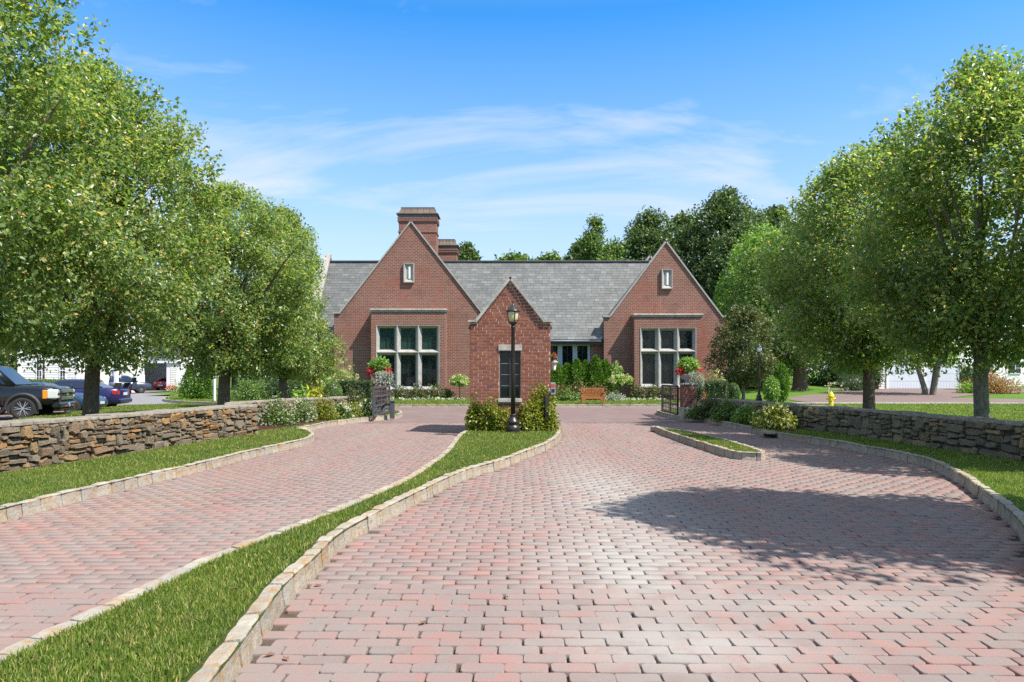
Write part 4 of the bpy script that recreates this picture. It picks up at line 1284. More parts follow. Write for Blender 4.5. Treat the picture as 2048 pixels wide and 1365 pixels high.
# main roof
EY, EZ, RY, RZ = 46.72, 4.03, 51.1, 9.96
RX0, RX1 = fx(660, RY), 10.2
sl = Vector((0, RY-EY, RZ-EZ)); slen = sl.length; sd = sl/slen; snrm = Vector((0, -sd.z, sd.y))
roof = MB().add([(RX0, EY, EZ-.02), (RX1, EY, EZ-.02), (RX1, RY, RZ-.02), (RX0, RY, RZ-.02), (RX0, RY+9, RZ-11.4), (RX1, RY+9, RZ-11.4), (RX0, EY, EZ-.16), (RX1, EY, EZ-.16)],
                [(0, 1, 2, 3), (3, 2, 5, 4), (6, 7, 1, 0)]).build('roof', M['slate_under'], house, fix=False)
def slates():
    r = random.Random(4)
    rows = 30; ex = slen/rows
    items = []
    for k in range(rows):
        x = RX0 - r.uniform(0, 0.6)
        while x < RX1:
            w = r.uniform(0.28, 0.56)
            a, b = max(x, RX0), min(x+w, RX1)
            x += w
            if b-a < 0.06: continue
            items.append((k, a+.006, b-.006, r.uniform(0, .008)))
    def geo(it):
        k, a, b, lift = it
        q = []
        for d, s0 in ((0.012+lift, k*ex), (0.002, (k+1)*ex+.04)):
            for dd in (d, d+0.032):
                for xx in (a, b):
                    p = Vector((xx, EY, EZ))+sd*s0+snrm*dd
                    q.append(tuple(p))
        # 0 a low in,1 b low in,2 a low out,3 b low out,4..7 the same at the top
        return q, [(2, 3, 7, 6), (0, 1, 3, 2), (0, 2, 6, 4), (1, 5, 7, 3)]
    vis = [it for it in items if (it[1] > -1.5 and it[2] < 7.6 and it[0] > 0)]
    r.shuffle(vis)
    vis.sort(key=lambda it: it[0])
    own = set(map(id, vis[:300]))
    big = MB()
    for it in items:
        v, f = geo(it)
        if id(it) in own: MB().add(v, f).build('slate', M['slate'], roof, fix=False)
        else: big.add(v, f)
    o = big.build('slates', M['slate'], roof, fix=False); o['kind'] = 'stuff'
slates()
MB().bar((RX0, RY, RZ+0.03), (RX1, RY, RZ+0.03), 0.42, 0.07).build('ridge', M['slate'], roof)
MB().box(cx0, cx1, EY+.02, EY+.10, EZ-.30, EZ-.06).build('fascia', M['frame_dark'], house)
MB().box(cx0, cx1, EY+.10, CY+.02, EZ-.30, EZ-.24).build('soffit', M['frame_grey'], house)
MB().tube([(cx0, EY-.04, EZ-.09), (cx1, EY-.04, EZ-.09)], 0.075, 8).build('gutter', M['lead'], house, smooth=True)
MB().prism([(GR['x0']-.9, EZ-.02), (GR['x0']+.0, EZ+.02), (GR['x0']+.0, EZ+.42), (GR['x0']-.30, EZ+.10), (GR['x0']-.9, EZ+.07)], EY-.12, EY+.02).build('valley_flashing', M['lead'], house)
# left end of the main block: wall and stone parapet
MB().box(RX0-.4, GL['x0']+.02, CY, CY+.4, -0.1, 4.2).build('front_wall', M['brick'], house)
px_, pw_ = RX0-.42, 0.42
mb = MB()
v = [(px_, EY-.25, -0.1), (px_, EY-.25, EZ+.25), (px_, RY, RZ+.40), (px_, RY+8.4, RZ-10.9), (px_, RY+8.4, -0.1)]
v2 = [(px_+pw_, b, c) for a, b, c in v]
mb.add(v+v2, [(0, 1, 2, 3, 4), (9, 8, 7, 6, 5)]+[(i, (i+1) % 5, (i+1) % 5+5, i+5) for i in range(5)]).build('end_gable_wall', M['brick'], house)
for a, b in (((EY-.35, EZ+.20), (RY+.03, RZ+.52)), ((RY+8.4, RZ-10.8), (RY-.03, RZ+.52))):
    MB().bar((px_+pw_/2, a[0], a[1]), (px_+pw_/2, b[0], b[1]), 0.56, 0.16).build('raking_coping', M['limestone'], house)
# small rear gable peeping over the ridge
xg, yg_, zg = fx(1300, 55), 55, fz(513, 55)
MB().prism([(xg-3, 5), (xg+3, 5), (xg+3, zg-4), (xg, zg), (xg-3, zg-4)], yg_, yg_+.4).build('rear_gable', M['brick'], house)
for s in (-1, 1):
    MB().bar((xg+s*3.0, yg_+.2, zg-3.93), (xg-s*0.02, yg_+.2, zg+.07), 0.6, 0.13).build('raking_coping', M['limestone'], house)

def chimney(px0, px1, pt, Y, dep, zlow):
    x0, x1 = fx(px0, Y), fx(px1, Y)
    zt = fz(pt, Y)
    ck = MB().box(x0, x1, Y, Y+dep, zlow, zt-0.62).build('chimney', M['brick'], house)
    def band(e, z0, z1, m='brick', nm='corbel'):
        MB().box(x0-e, x1+e, Y-e, Y+dep+e, z0, z1).build(nm, M[m], ck)
    band(0.05, zt-1.84, zt-1.74)
    band(0.05, zt-1.12, zt-1.03); band(0.09, zt-1.028, zt-0.94); band(0.05, zt-0.937, zt-0.86); band(0.09, zt-0.857, zt-0.76)
    band(0.04, zt-0.757, zt-0.55, 'lead', 'frieze')
    # flared copper cap
    prof = [(0.16, -0.55), (0.17, -0.50), (0.10, -0.46), (-0.02, -0.36), (-0.10, -0.22), (-0.15, -0.05), (-0.13, -0.045), (-0.13, 0.0)]
    V, Fc = [], []
    for e, z in prof:
        V += [(x0-e, Y-e, zt+z), (x1+e, Y-e, zt+z), (x1+e, Y+dep+e, zt+z), (x0-e, Y+dep+e, zt+z)]
    for q in range(len(prof)-1):
        for k in range(4):
            k2 = (k+1) % 4
            Fc.append((q*4+k, q*4+k2, q*4+4+k2, q*4+4+k))
    Fc += [(3, 2, 1, 0), tuple(len(prof)*4-4+k for k in range(4))]
    MB().add(V, Fc).build('cap', M['copper'], ck)
    sm = MB(); n = 5
    for i in range(1, n+1):
        xx = x0+(x1-x0)*i/(n+1)
        pts = [(xx, Y-e-0.012, zt+z) for e, z in prof[2:6]]
        sm.tube(pts, 0.018, 5)
    sm.build('cap_seams', M['copper'], ck, fix=False)
chimney(797.5, 872, 414, 50.2, 1.5, 7.5)
chimney(872.5, 913, 478, 53.2, 1.4, 7.5)

# ------------------------------------------------------------------ gatehouse on the median
SY = 19.2; SD = 2.3; SZ = 0.11
sx0, sx1 = fx(940, SY), fx(1101, SY)
se, sa = fz(645, SY), fz(559, SY)
sc_ = (sx0+sx1)/2; skn = 0.17
gh = empty('gatehouse', ((sx0+sx1)/2, SY, SZ), 0, 'small brick gatehouse with steep stone-coped gable and narrow dark window on the median', 'gatehouse')
gh.location = (0, 0, 0)
gx0, gx1, gz0, gz1 = fx(999, SY), fx(1041, SY), fz(797.5, SY), fz(702, SY)
ins = 0.012
core = MB()
prof = [(sx0+ins, SZ-.1), (sx1-ins, SZ-.1), (sx1-ins, se-ins), (sx1-skn, se-ins), (sc_, sa-ins*1.5), (sx0+skn, se-ins), (sx0+ins, se-ins)]
# front wall built round the window opening
core.box(sx0+ins, gx0, SY+ins, SY+.25, SZ-.1, gz1).box(gx1, sx1-ins, SY+ins, SY+.25, SZ-.1, gz1).box(gx0, gx1, SY+ins, SY+.25, SZ-.1, gz0)
core.prism([(sx0+ins, gz1), (sx1-ins, gz1), (sx1-ins, se-ins), (sx1-skn, se-ins), (sc_, sa-ins*1.5), (sx0+skn, se-ins), (sx0+ins, se-ins)], SY+ins, SY+.25)
core.prism(prof, SY+SD-.25, SY+SD-ins)
core.box(sx0+ins, sx0+.25, SY+.25, SY+SD-.25, SZ-.1, se-.05).box(sx1-.25, sx1-ins, SY+.25, SY+SD-.25, SZ-.1, se-.05)
core.build('mortar_wall', M['mortar'], gh, fix=False)
def gatehouse_bricks():
    r = random.Random(12)
    ch, bl = 0.0838, 0.232
    big = MB(); count = 0
    ncourse = int((sa-SZ)/ch)+1
    def brick(a0, a1, z0, z1, face, own):
        g = 0.0085; pr = r.uniform(-0.003, 0.007)
        a0 += g+r.uniform(0, .004); a1 -= g+r.uniform(0, .004); z0 += g+r.uniform(-.002, .002); z1 -= g+r.uniform(-.002, .003)
        d0, d1 = ins+.004, -pr
        if face == 'f': P = lambda a, d, z: (a, SY+d, z)
        elif face == 'b': P = lambda a, d, z: (a, SY+SD-d, z)
        elif face == 'l': P = lambda a, d, z: (sx0+d, a, z)
        else: P = lambda a, d, z: (sx1-d, a, z)
        c = 0.004
        V = [P(a0, d0, z0), P(a1, d0, z0), P(a1, d0, z1), P(a0, d0, z1), P(a0+c, d1, z0+c), P(a1-c, d1, z0+c+r.uniform(-.002, .002)), P(a1-c, d1, z1-c), P(a0+c, d1, z1-c+r.uniform(-.002, .002))]
        Fc = [(4, 5, 6, 7), (0, 1, 5, 4), (1, 2, 6, 5), (2, 3, 7, 6), (3, 0, 4, 7)]
        if own: MB().add(V, Fc).build('brick', M['gh_brick'], gh)
        else: big.add(V, Fc)
    for k in range(ncourse):
        z0 = SZ+k*ch; z1 = z0+ch; zm = (z0+z1)/2
        for face in 'fblr':
            if face in 'fb':
                if zm < se: iv = [(sx0, sx1)]
                else:
                    t = (z1-se)/(sa-se)
                    if t > 0.95: continue
                    iv = [(sx0+skn+(sc_-sx0-skn)*t, sx1-skn-(sx1-skn-sc_)*t)]
                if face == 'f' and zm > gz0-.10 and zm < gz1+.17:
                    e = 0.035 if (zm > gz1 or zm < gz0) else 0.0
                    iv = [(sx0, gx0-e), (gx1+e, sx1)]
            else:
                if zm > se-.05: continue
                iv = [(SY+.03, SY+SD-.03)]
            for a, b in iv:
                x = a-(0.5*bl if (k % 2) else 0)-r.uniform(0, .01)
                while x < b:
                    w = bl*r.uniform(0.94, 1.06)
                    p, q = max(x, a), min(x+w, b)
                    x += w
                    if q-p < 0.045: continue
                    own = face == 'f' and count < 300 and zm > 0.75
                    if own: count += 1
                    brick(p, q, z0, z1, face, own)
    o = big.build('bricks', M['gh_brick'], gh); o['kind'] = 'stuff'
gatehouse_bricks()
for s in (-1, 1):
    xe = sx0+skn if s < 0 else sx1-skn
    MB().bar((xe+s*.02, SY+.10, se+.01), (sc_-s*.012, SY+.10, sa+.05), 0.36, 0.075).build('raking_coping', M['limestone_dark'], gh)
    MB().bar((xe+s*.02, SY+SD-.10, se+.01), (sc_-s*.012, SY+SD-.10, sa+.05), 0.36, 0.075).build('raking_coping', M['limestone_dark'], gh)
    a, b = (sx0-.05, sx0+skn+.01) if s < 0 else (sx1-skn-.01, sx1+.05)
    MB().box(a, b, SY-.08, SY+.28, se+.002, se+.055).build('kneeler_stone', M['limestone_dark'], gh)
    xe2 = sx0-.06 if s < 0 else sx1+.06
    MB().add([(xe2, SY+.28, se-.10), (sc_, SY+.28, sa-.12), (sc_, SY+SD-.28, sa-.12), (xe2, SY+SD-.28, se-.10), (xe2, SY+.28, se-.15), (sc_, SY+.28, sa-.17), (sc_, SY+SD-.28, sa-.17), (xe2, SY+SD-.28, se-.15)],
             [(0, 1, 2, 3), (7, 6, 5, 4), (0, 4, 5, 1), (1, 5, 6, 2), (2, 6, 7, 3), (3, 7, 4, 0)]).build('roof', M['slate'], gh)
MB().box(fx(996.6, SY), fx(1044, SY), SY-.035, SY+.12, gz1+.004, gz1+.165).build('lintel', M['limestone_dark'], gh, bevel=.006)
MB().box(fx(996, SY), fx(1044, SY), SY-.06, SY+.12, gz0-.10, gz0-.004).build('sill', M['limestone_dark'], gh, bevel=.006)
t = .045
wo = MB().box(gx0, gx1, SY+.05, SY+.13, gz0, gz0+t).box(gx0, gx1, SY+.05, SY+.13, gz1-t, gz1).box(gx0, gx0+t, SY+.05, SY+.13, gz0+t, gz1-t).box(gx1-t, gx1, SY+.05, SY+.13, gz0+t, gz1-t).box((gx0+gx1)/2-.02, (gx0+gx1)/2+.02, SY+.05, SY+.13, gz0+t, gz1-t).build('window', M['frame_dark'], gh, fix=False)
ph = (gz1-gz0-2*t)/4; gm = (gx0+gx1)/2
for i, (a, b) in enumerate(((gx0+t, gm-.02), (gm+.02, gx1-t))):
    for k in range(4):
        MB().box(a, b, SY+.085, SY+.092, gz0+t+k*ph+.006, gz0+t+(k+1)*ph-.006).build('pane', M['glass_dark'], wo, fix=False)
        if k: MB().box(a, b, SY+.08, SY+.098, gz0+t+k*ph-.006, gz0+t+k*ph+.006).build('muntin', M['steel'], wo, fix=False)
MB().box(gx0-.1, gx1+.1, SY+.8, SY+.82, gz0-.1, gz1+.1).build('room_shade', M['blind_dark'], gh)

# lantern on the right flank and the basket above it
ln = empty('wall_lantern', (sx1, SY+.55, fz(741, SY)), 0, 'small pale carriage lantern on the right flank of the gatehouse', 'lantern')
MB().box(0.0, 0.03, -.05, .05, 0.02, .30).box(0.0, .12, -.012, .012, .27, .29).build('bracket', M['steel'], ln)
MB().lathe([(.055, 0.0), (.085, .19), (.085, .2)], 4, (.12, 0, .03)).build('glass', M['frosted'], ln)
mb = MB()
for k in range(4):
    a = k*math.pi/2
    mb.tube([(.12+.056*math.cos(a), .056*math.sin(a), .03), (.12+.087*math.cos(a), .087*math.sin(a), .23)], .007, 5)
mb.lathe([(.062, 0.0), (.062, .03)], 4, (.12, 0, .005)).build('cage', M['limestone_dark'], ln, fix=False)
MB().lathe([(.125, .0), (.11, .02), (.05, .09), (.03, .12), (.008, .17)], 8, (.12, 0, .225)).build('hood', M['limestone'], ln)
shrub('flower_basket', 'little basket of red flowers high on the gatehouse flank', 'flowers', sx1+.12, SY+.5, fz(716, SY), .10, .10, .13, 120, .05, M['leaf_shrub'], flowers=(M['petal_red'], 9, .03, 14, .03), seed=41)

# ------------------------------------------------------------------ street lamps
def lamp(label, x, y, zb, h, gm):
    root = empty('street_lamp', (x, y, zb), R(20), label, 'lamp')
    k = h/3.5
    S = lambda L: [(r*k, z*h) for r, z in L]
    MB().lathe(S([(.19, -.01), (.19, .012), (.178, .02), (.188, .028), (.188, .045), (.165, .058), (.13, .064), (.125, .072), (.165, .080), (.150, .094), (.115, .106), (.085, .122), (.075, .132), (.088, .136), (.088, .142), (.062, .146)]), 24).build('base', M['black_metal'], root, smooth=True)
    MB().lathe(S([(.060, .14), (.054, .5), (.046, .785), (.060, .790), (.060, .798), (.042, .803)]), 16).build('post', M['black_metal'], root, smooth=True)
    MB().lathe(S([(.036, .800), (.062, .812), (.108, .829), (.112, .833)]), 20).build('bowl', M['black_metal'], root, smooth=True)
    MB().lathe(S([(.100, .832), (.128, .860), (.147, .900), (.150, .909)]), 20).build('globe', gm, root, smooth=True)
    for q in range(4):
        a = q*math.pi/2
        pts = [(r*k*math.cos(a), r*k*math.sin(a), z*h) for r, z in ((.110, .831), (.136, .860), (.155, .900), (.158, .911))]
        MB().tube(pts, .010*k, 6).build('rib', M['black_metal'], root, smooth=True)
    MB().lathe(S([(.165, .908), (.185, .911), (.185, .916), (.165, .922), (.115, .937), (.085, .948), (.045, .955), (.030, .966), (.018, .972), (.024, .978), (.010, .984), (.016, .988), (.003, 1.0)]), 24).build('hood', M['black_metal'], root, smooth=True)
    MB().box(-.21*k, .21*k, -.21*k, .21*k, -.06, .008).build('footing', M['concrete'], root)
    return root
lamp('tall black street lamp with cream globe standing before the gatehouse', fx(1026, 18.1), 18.1, .12, 3.46, M['lamp_glass'])
lamp('distant black street lamp with white globe behind the grey wall', fx(1518, 38), 38, .24, 3.22, M['frosted'])

# keypad post beside the gatehouse shrubs
kp = empty('keypad_post', (fx(1093.5, 18.7), 18.7, .11), 0, 'dark steel post with pale entry keypad at the right corner of the gatehouse', 'keypad')
MB().box(-.045, .045, -.045, .045, -.1, .96).build('post', M['gate_black'], kp, bevel=.008)
MB().bar((0, 0, .93), (.14, -.02, 1.06), .07, .07).build('arm', M['gate_black'], kp)
kb = MB().box(.10, .23, -.07, .03, 1.0, 1.32).build('keypad_box', M['steel'], kp, bevel=.01)
MB().box(.115, .215, -.076, -.071, 1.20, 1.28).build('red_notice', M['red_plastic'], kb)
MB().box(.125, .205, -.078, -.0715, 1.06, 1.15).build('keys', M['frame_dark'], kb)

# ------------------------------------------------------------------ piers, urns and gates
def pier(label, x, y, zb, top):
    root = empty('gate_pier', (x, y, zb), 0, label, 'pier')
    MB().box(-.275, .275, -.275, .275, -.15, .42).build('plinth', M['limestone_dark'], root, bevel=.015)
    MB().box(-.245, .245, -.245, .245, .42, top-.07).build('brick_shaft', M['brick_pier'], root)
    MB().box(-.27, .27, -.27, .27, top-.068, top).build('cap', M['limestone_dark'], root, bevel=.015)
    return root
def urn(label, x, y, zb, seed, k=1.0):
    root = empty('flower_urn', (x, y, zb), 0, label, 'planter')
    MB().lathe([(.17*k, 0), (.17*k, .03), (.12*k, .05), (.10*k, .09), (.17*k, .12), (.27*k, .19), (.31*k, .27), (.33*k, .30), (.33*k, .33), (.29*k, .33), (.27*k, .28)], 28).build('bowl', M['concrete'], root, smooth=True)
    global rng
    rng = np.random.default_rng(seed)
    def cloud(nm, n, c, r, sz, m, **kw):
        d = unit(rng.normal(0, 1, (n, 3))); q = rng.uniform(0, 1, (n, 1))**.5
        foliage(nm, d*q*np.array(r)*k+np.array(c)*k, d, sz, m, root, **kw)
    cloud('green_foliage', 1500, (0, .02, .66), (.42, .40, .34), .085, M['leaf_light'])
    cloud('red_flowers', 200, (-.30, -.14, .44), (.22, .18, .17), .06, M['petal_red'], aspect=.8)
    cloud('red_flowers', 150, (.34, -.12, .46), (.20, .17, .16), .06, M['petal_red'], aspect=.8)
    n = 750
    a = rng.uniform(-1.9, .1, n); t = rng.uniform(0, 1, n)
    rr = .26+.20*np.sin(t*1.6)
    P = np.stack([np.cos(a)*rr+.08, np.sin(a)*rr, .40+.10*np.sin(t*3.1)-t**1.6*.55], 1)*k+rng.normal(0, .03, (n, 3))
    foliage('silver_trails', P, unit(np.stack([np.cos(a), np.sin(a), -1.2*t], 1)), .075, M['leaf_silver'], root, droop=.7, aspect=.22, outw=1.0, jitter=.4)
    return root
PLx, PLy = fx(759, 27.6), 27.6
pier('brick gate pier at the left, half hidden behind the grey lattice gate', PLx, PLy, .05, 1.33)
urn('stone urn of lime foliage, red flowers and silver trails on the left pier', PLx, PLy, 1.38, 51, .98)
PRx, PRy = 6.42, 25.5
pier('brick gate pier on stone plinth at the right of the drive', PRx, PRy, .05, 1.30)
urn('stone urn of lime foliage and red flowers on the right pier', PRx, PRy, 1.35, 52, .96)

def gate(label, a, b, zb, zt, m):
    ax, ay = a; bx, by = b
    root = empty('lattice_gate', (ax, ay, 0), math.atan2(by-ay, bx-ax), label, 'gate')
    L = math.hypot(bx-ax, by-ay)
    nV = 9
    for i in range(nV+1):
        x = L*i/nV
        w = .085 if i in (0, nV) else (.06 if i == 4 else .032)
        MB().box(x-w/2, x+w/2, -.03 if w > .05 else -.011, .03 if w > .05 else .011, zb+.004, zt-.004).build('bar', m, root, fix=False)
    nH = 6
    for k in range(nH+1):
        z = zb+(zt-zb)*k/nH
        w = .075 if k in (0, nH) else (.055 if k % 2 == 0 else .026)
        MB().box(.002, L-.002, -.034 if w > .05 else -.013, .034 if w > .05 else .013, z-w/2, z+w/2).build('rail', m, root, fix=False)
    MB().bar((0.05, -.040, zt-.10), (.05, -.040, zb+.2), .05, .02, up=(0, 1, 0)).build('hinge_strap', m, root)
    return root
gate('grey lattice gate leaf swung open beside the left pier', (-4.90, 24.75), (-4.92, 28.1), .20, 1.20, M['gate_metal'])
gate('black lattice gate leaf swung open behind the right pier', (6.14, 25.95), (6.22, 29.0), .20, 1.22, M['gate_black'])
op = empty('gate_opener', (fx(784.5, 25.6), 25.6, .1), 0, 'grey steel gate opener post with arm at the tip of the left bed', 'gate opener')
MB().box(-.085, .085, -.08, .08, -.05, .56).build('post', M['gate_metal'], op, bevel=.015)
MB().box(-.11, .11, -.10, .10, .562, .61).build('cap', M['gate_metal'], op, bevel=.01)
MB().tube([(-.08, 0, .45), (-.22, .05, .50), (-.34, .12, .42), (-.42, .2, .30)], [.035, .035, .03, .03], 8).build('arm', M['gate_black'], op, smooth=True)

# ------------------------------------------------------------------ bench, hydrant, markers, signs
bn = empty('bench', (fx(1185.5, 36.9), 36.9, .12), 0, 'orange teak slatted bench on the lawn before the clubhouse', 'bench')
bw = .57
for s in (-1, 1):
    MB().box(s*bw-.04, s*bw+.04, -.28, -.21, -.02, .60).build('leg', M['bench_wood'], bn)
    MB().box(s*bw-.04, s*bw+.04, .20, .27, -.02, .86).build('leg', M['bench_wood'], bn)
    MB().box(s*bw-.045, s*bw+.045, -.30, .24, .602, .64).build('armrest', M['bench_wood'], bn)
    MB().box(s*bw-.02, s*bw+.02, -.21, .20, .30, .37).build('side_rail', M['bench_wood'], bn)
    MB().prism([(s*(bw-.04), .30), (s*(bw-.22), .30), (s*(bw-.04), .17)], -.262, -.228).build('corner_brace', M['bench_wood'], bn)
MB().box(-bw+.04, bw-.04, -.265, -.225, .30, .39).build('front_apron', M['bench_wood'], bn)
for k in range(5):
    MB().box(-bw+.042, bw-.042, -.24+k*.09, -.165+k*.09, .392, .415).build('seat_slat', M['bench_wood'], bn)
MB().box(-bw+.042, bw-.042, .215, .255, .79, .87).build('top_rail', M['bench_wood'], bn)
MB().box(-bw+.042, bw-.042, .215, .255, .45, .50).build('lower_rail', M['bench_wood'], bn)
for k in range(13):
    x = -bw+.10+(2*bw-.2)*k/12
    MB().box(x-.022, x+.022, .222, .248, .502, .788).build('back_slat', M['bench_wood'], bn)

hx_, hy_ = fx(1662, 35), 35
hd = empty('fire_hydrant', (hx_, hy_, .11), R(-10), 'bright yellow fire hydrant on the grass beyond the grey wall', 'hydrant')
MB().lathe([(.15, -.02), (.15, .03), (.11, .035), (.105, .45), (.15, .46), (.15, .50), (.115, .505)], 18).build('barrel', M['hydrant'], hd, smooth=False)
MB().lathe([(.15, .505), (.15, .53), (.125, .56), (.11, .62), (.075, .68), (.04, .70), (.04, .75), (.025, .76)], 18).build('bonnet', M['hydrant'], hd)
for s in (-1, 1):
    MB().tube([(s*.09, 0, .36), (s*.20, 0, .36)], .05, 10).tube([(s*.185, 0, .36), (s*.215, 0, .36)], .065, 8).build('hose_cap', M['hydrant'], hd)
MB().tube([(0, -.09, .33), (0, -.19, .33)], .07, 12).build('pumper_cap', M['hydrant'], hd)
mk = empty('marker_stake', (fx(1657, 42), 42, tz(19, 42)), R(8), 'thin orange and white marker stake rising behind the hydrant', 'marker')
MB().tube([(0, 0, -.05), (.02, 0, .70)], .018, 6).build('shaft', M['white_paint'], mk)
MB().tube([(.02, 0, .70), (.035, 0, 1.1)], .02, 6).build('tip', M['bench_wood'], mk)

def post(root, h, w=.11):
    MB().box(-w/2, w/2, -w/2, w/2, -.1, h).build('post', M['white_paint'], root, bevel=.008)
    MB().add([(-.08, -.08, h), (.08, -.08, h), (.08, .08, h), (-.08, .08, h), (0, 0, h+.08)], [(3, 2, 1, 0), (0, 1, 4), (1, 2, 4), (2, 3, 4), (3, 0, 4)]).build('finial', M['white_paint'], root)
sg = empty('round_sign', (fx(232.5, 44), 44, 0), R(-8), 'back of a round white traffic sign on a square white post by the lot', 'sign')
zc = fz(742, 44)
MB().tube([(0, .09, zc), (0, .115, zc)], .45, 28).build('disc', M['white_paint'], sg)
MB().bar((-.30, .078, zc+.05), (.33, .078, zc+.05), .03, .03).bar((.33, .078, zc+.05), (.05, .078, zc-.30), .03, .03).bar((-.30, .078, zc+.05), (-.30, .078, zc-.12), .03, .03).build('brackets', M['frame_dark'], sg)
post(sg, zc+.36, .19)
st = empty('stop_sign', (fx(429, 41), 41, .1), R(-32), 'red octagonal stop sign on a white post beside the second left tree', 'sign')
zs = fz(744, 41)-.1
def octagon(r, y0, y1):
    return [(r*math.cos(R(22.5+45*k)), zs+r*math.sin(R(22.5+45*k))) for k in range(8)], y0, y1
pl = MB().prism(*octagon(.30, -.10, -.085)).build('plate', M['white_paint'], st)
MB().prism(*octagon(.27, -.104, -.1005)).build('red_face', M['sign_red'], pl)
def text(body, size, m, parent, loc, rot, name='lettering', ext=0.002):
    cu = bpy.data.curves.new(name, 'FONT'); cu.body = body; cu.size = size; cu.extrude = ext; cu.align_x = 'CENTER'; cu.align_y = 'CENTER'
    tmp = bpy.data.objects.new('tmp', cu); COL.objects.link(tmp)
    bpy.context.view_layer.update()
    me = bpy.data.meshes.new_from_object(tmp.evaluated_get(bpy.context.evaluated_depsgraph_get()))
    bpy.data.objects.remove(tmp)
    me.materials.clear(); me.materials.append(m)
    o = bpy.data.objects.new(name, me); COL.objects.link(o); o.parent = parent
    o.location = loc; o.rotation_euler = rot
    return o
text('STOP', .20, M['white_paint'], pl, (0, -.108, zs), (R(90), 0, 0))
post(st, zs+.34, .12)
# ------------------------------------------------------------------ houses to the left and the right
def clapboards(root, x0, x1, y, z0, z1, pitch, m):
    n = int((z1-z0)/pitch)
    me = None
    for k in range(n):
        if me is None:
            o = MB().add([(x0, -.035, 0), (x1, -.035, 0), (x1, -.012, pitch), (x0, -.012, pitch), (x0, 0, 0), (x1, 0, 0), (x1, 0, pitch), (x0, 0, pitch)],
                         [(0, 1, 2, 3), (4, 5, 1, 0), (5, 6, 2, 1), (4, 0, 3, 7), (7, 3, 2, 6)]).build('siding_board', m, root, fix=False)
            me = o.data
        else:
            o = link_mesh('siding_board', me, None, root)
        o.location = (0, y, z0+k*pitch)
def sash(root, xc, y, z0, w, h, cols=2, rows=4):
    y -= .05
    t = .07
    wo = MB().box(xc-w/2-t, xc+w/2+t, y-.03, y+.03, z0-t, z0).box(xc-w/2-t, xc+w/2+t, y-.03, y+.03, z0+h, z0+h+t*1.4).box(xc-w/2-t, xc-w/2, y-.03, y+.03, z0, z0+h).box(xc+w/2, xc+w/2+t, y-.03, y+.03, z0, z0+h).box(xc-w/2, xc+w/2, y-.02, y+.03, z0+h/2-.03, z0+h/2+.03).build('window', M['white_paint'], root, fix=False)
    MB().box(xc-w/2, xc+w/2, y+.005, y+.012, z0, z0+h).build('pane', M['car_glass'], wo, fix=False)
    mu = MB()
    for c in range(1, cols): mu.box(xc-w/2+w*c/cols-.018, xc-w/2+w*c/cols+.018, y-.012, y+.004, z0, z0+h)
    for r_ in range(1, rows):
        if r_*2 != rows: mu.box(xc-w/2, xc+w/2, y-.010, y+.004, z0+h*r_/rows-.015, z0+h*r_/rows+.015)
    if mu.v: mu.build('muntins', M['white_paint'], wo, fix=False)
def gable_block(root, x0, x1, y0, y1, z0, ze, rise, wall, along='x', roofm='shingle'):
    MB().box(x0, x1, y0, y1, z0-.2, ze).build('wall', M[wall], root)
    if along == 'x':
        ym = (y0+y1)/2
        v = [(x0-.3, y0-.35, ze-.1), (x1+.3, y0-.35, ze-.1), (x1+.3, ym, ze+rise), (x0-.3, ym, ze+rise), (x1+.3, y1+.35, ze-.1), (x0-.3, y1+.35, ze-.1)]
        MB().add(v+[(a, b, c+.16) for a, b, c in v], [(0, 3, 2, 1), (3, 5, 4, 2), (6, 7, 8, 9), (9, 8, 10, 11), (0, 1, 7, 6), (4, 5, 11, 10), (1, 2, 8, 7), (2, 4, 10, 8), (0, 6, 9, 3), (3, 9, 11, 5)]).build('roof', M[roofm], root)
        for xx in (x0, x1): MB().add([(xx, y0, ze), (xx, y1, ze), (xx, ym, ze+rise-.05)], [(0, 1, 2)]).build('gable', M[wall], root, fix=False)
    else:
        xm = (x0+x1)/2
        v = [(x0-.35, y0-.3, ze-.1), (x0-.35, y1+.3, ze-.1), (xm, y1+.3, ze+rise), (xm, y0-.3, ze+rise), (x1+.35, y1+.3, ze-.1), (x1+.35, y0-.3, ze-.1)]
        MB().add(v+[(a, b, c+.16) for a, b, c in v], [(0, 3, 2, 1), (3, 5, 4, 2), (6, 7, 8, 9), (9, 8, 10, 11), (0, 1, 7, 6), (4, 5, 11, 10), (1, 2, 8, 7), (2, 4, 10, 8), (0, 6, 9, 3), (3, 9, 11, 5)]).build('roof', M[roofm], root)
        MB().add([(x0, y0, ze), (x1, y0, ze), (xm, y0, ze+rise-.05)], [(0, 1, 2)]).build('gable', M[wall], root, fix=False)

wy = 60
wh = empty('white_house', (0, 0, 0), 0, 'cream clapboard house with narrow sash windows behind the pickup truck', 'house')
hx0, hx1 = fx(36, wy), fx(157, wy)
gable_block(wh, hx0, hx1, wy, wy+9, 0, 7.2, 2.6, 'siding', 'y')
clapboards(wh, hx0+.35, hx1-.2, wy, .1, 7.0, .205, M['siding'])
for a in (hx0, hx1-.2): MB().box(a, a+.36 if a == hx0 else a+.2, wy-.06, wy+.02, 0, 7.15).build('corner_board', M['white_paint'], wh)
for px in (79, 126):
    for z in (1.0, 4.3): sash(wh, fx(px, wy), wy, z, .42, 2.2)
w2 = empty('white_house', (0, 0, 0), 0, 'plain white house wing set back beside the cream clapboard house', 'house')
gable_block(w2, fx(157.5, 64), fx(196, 64), 64, 72, 0, 6.4, 2.2, 'white_paint', 'x')
sash(w2, fx(161, 64), 64, 1.5, .55, 2.0)

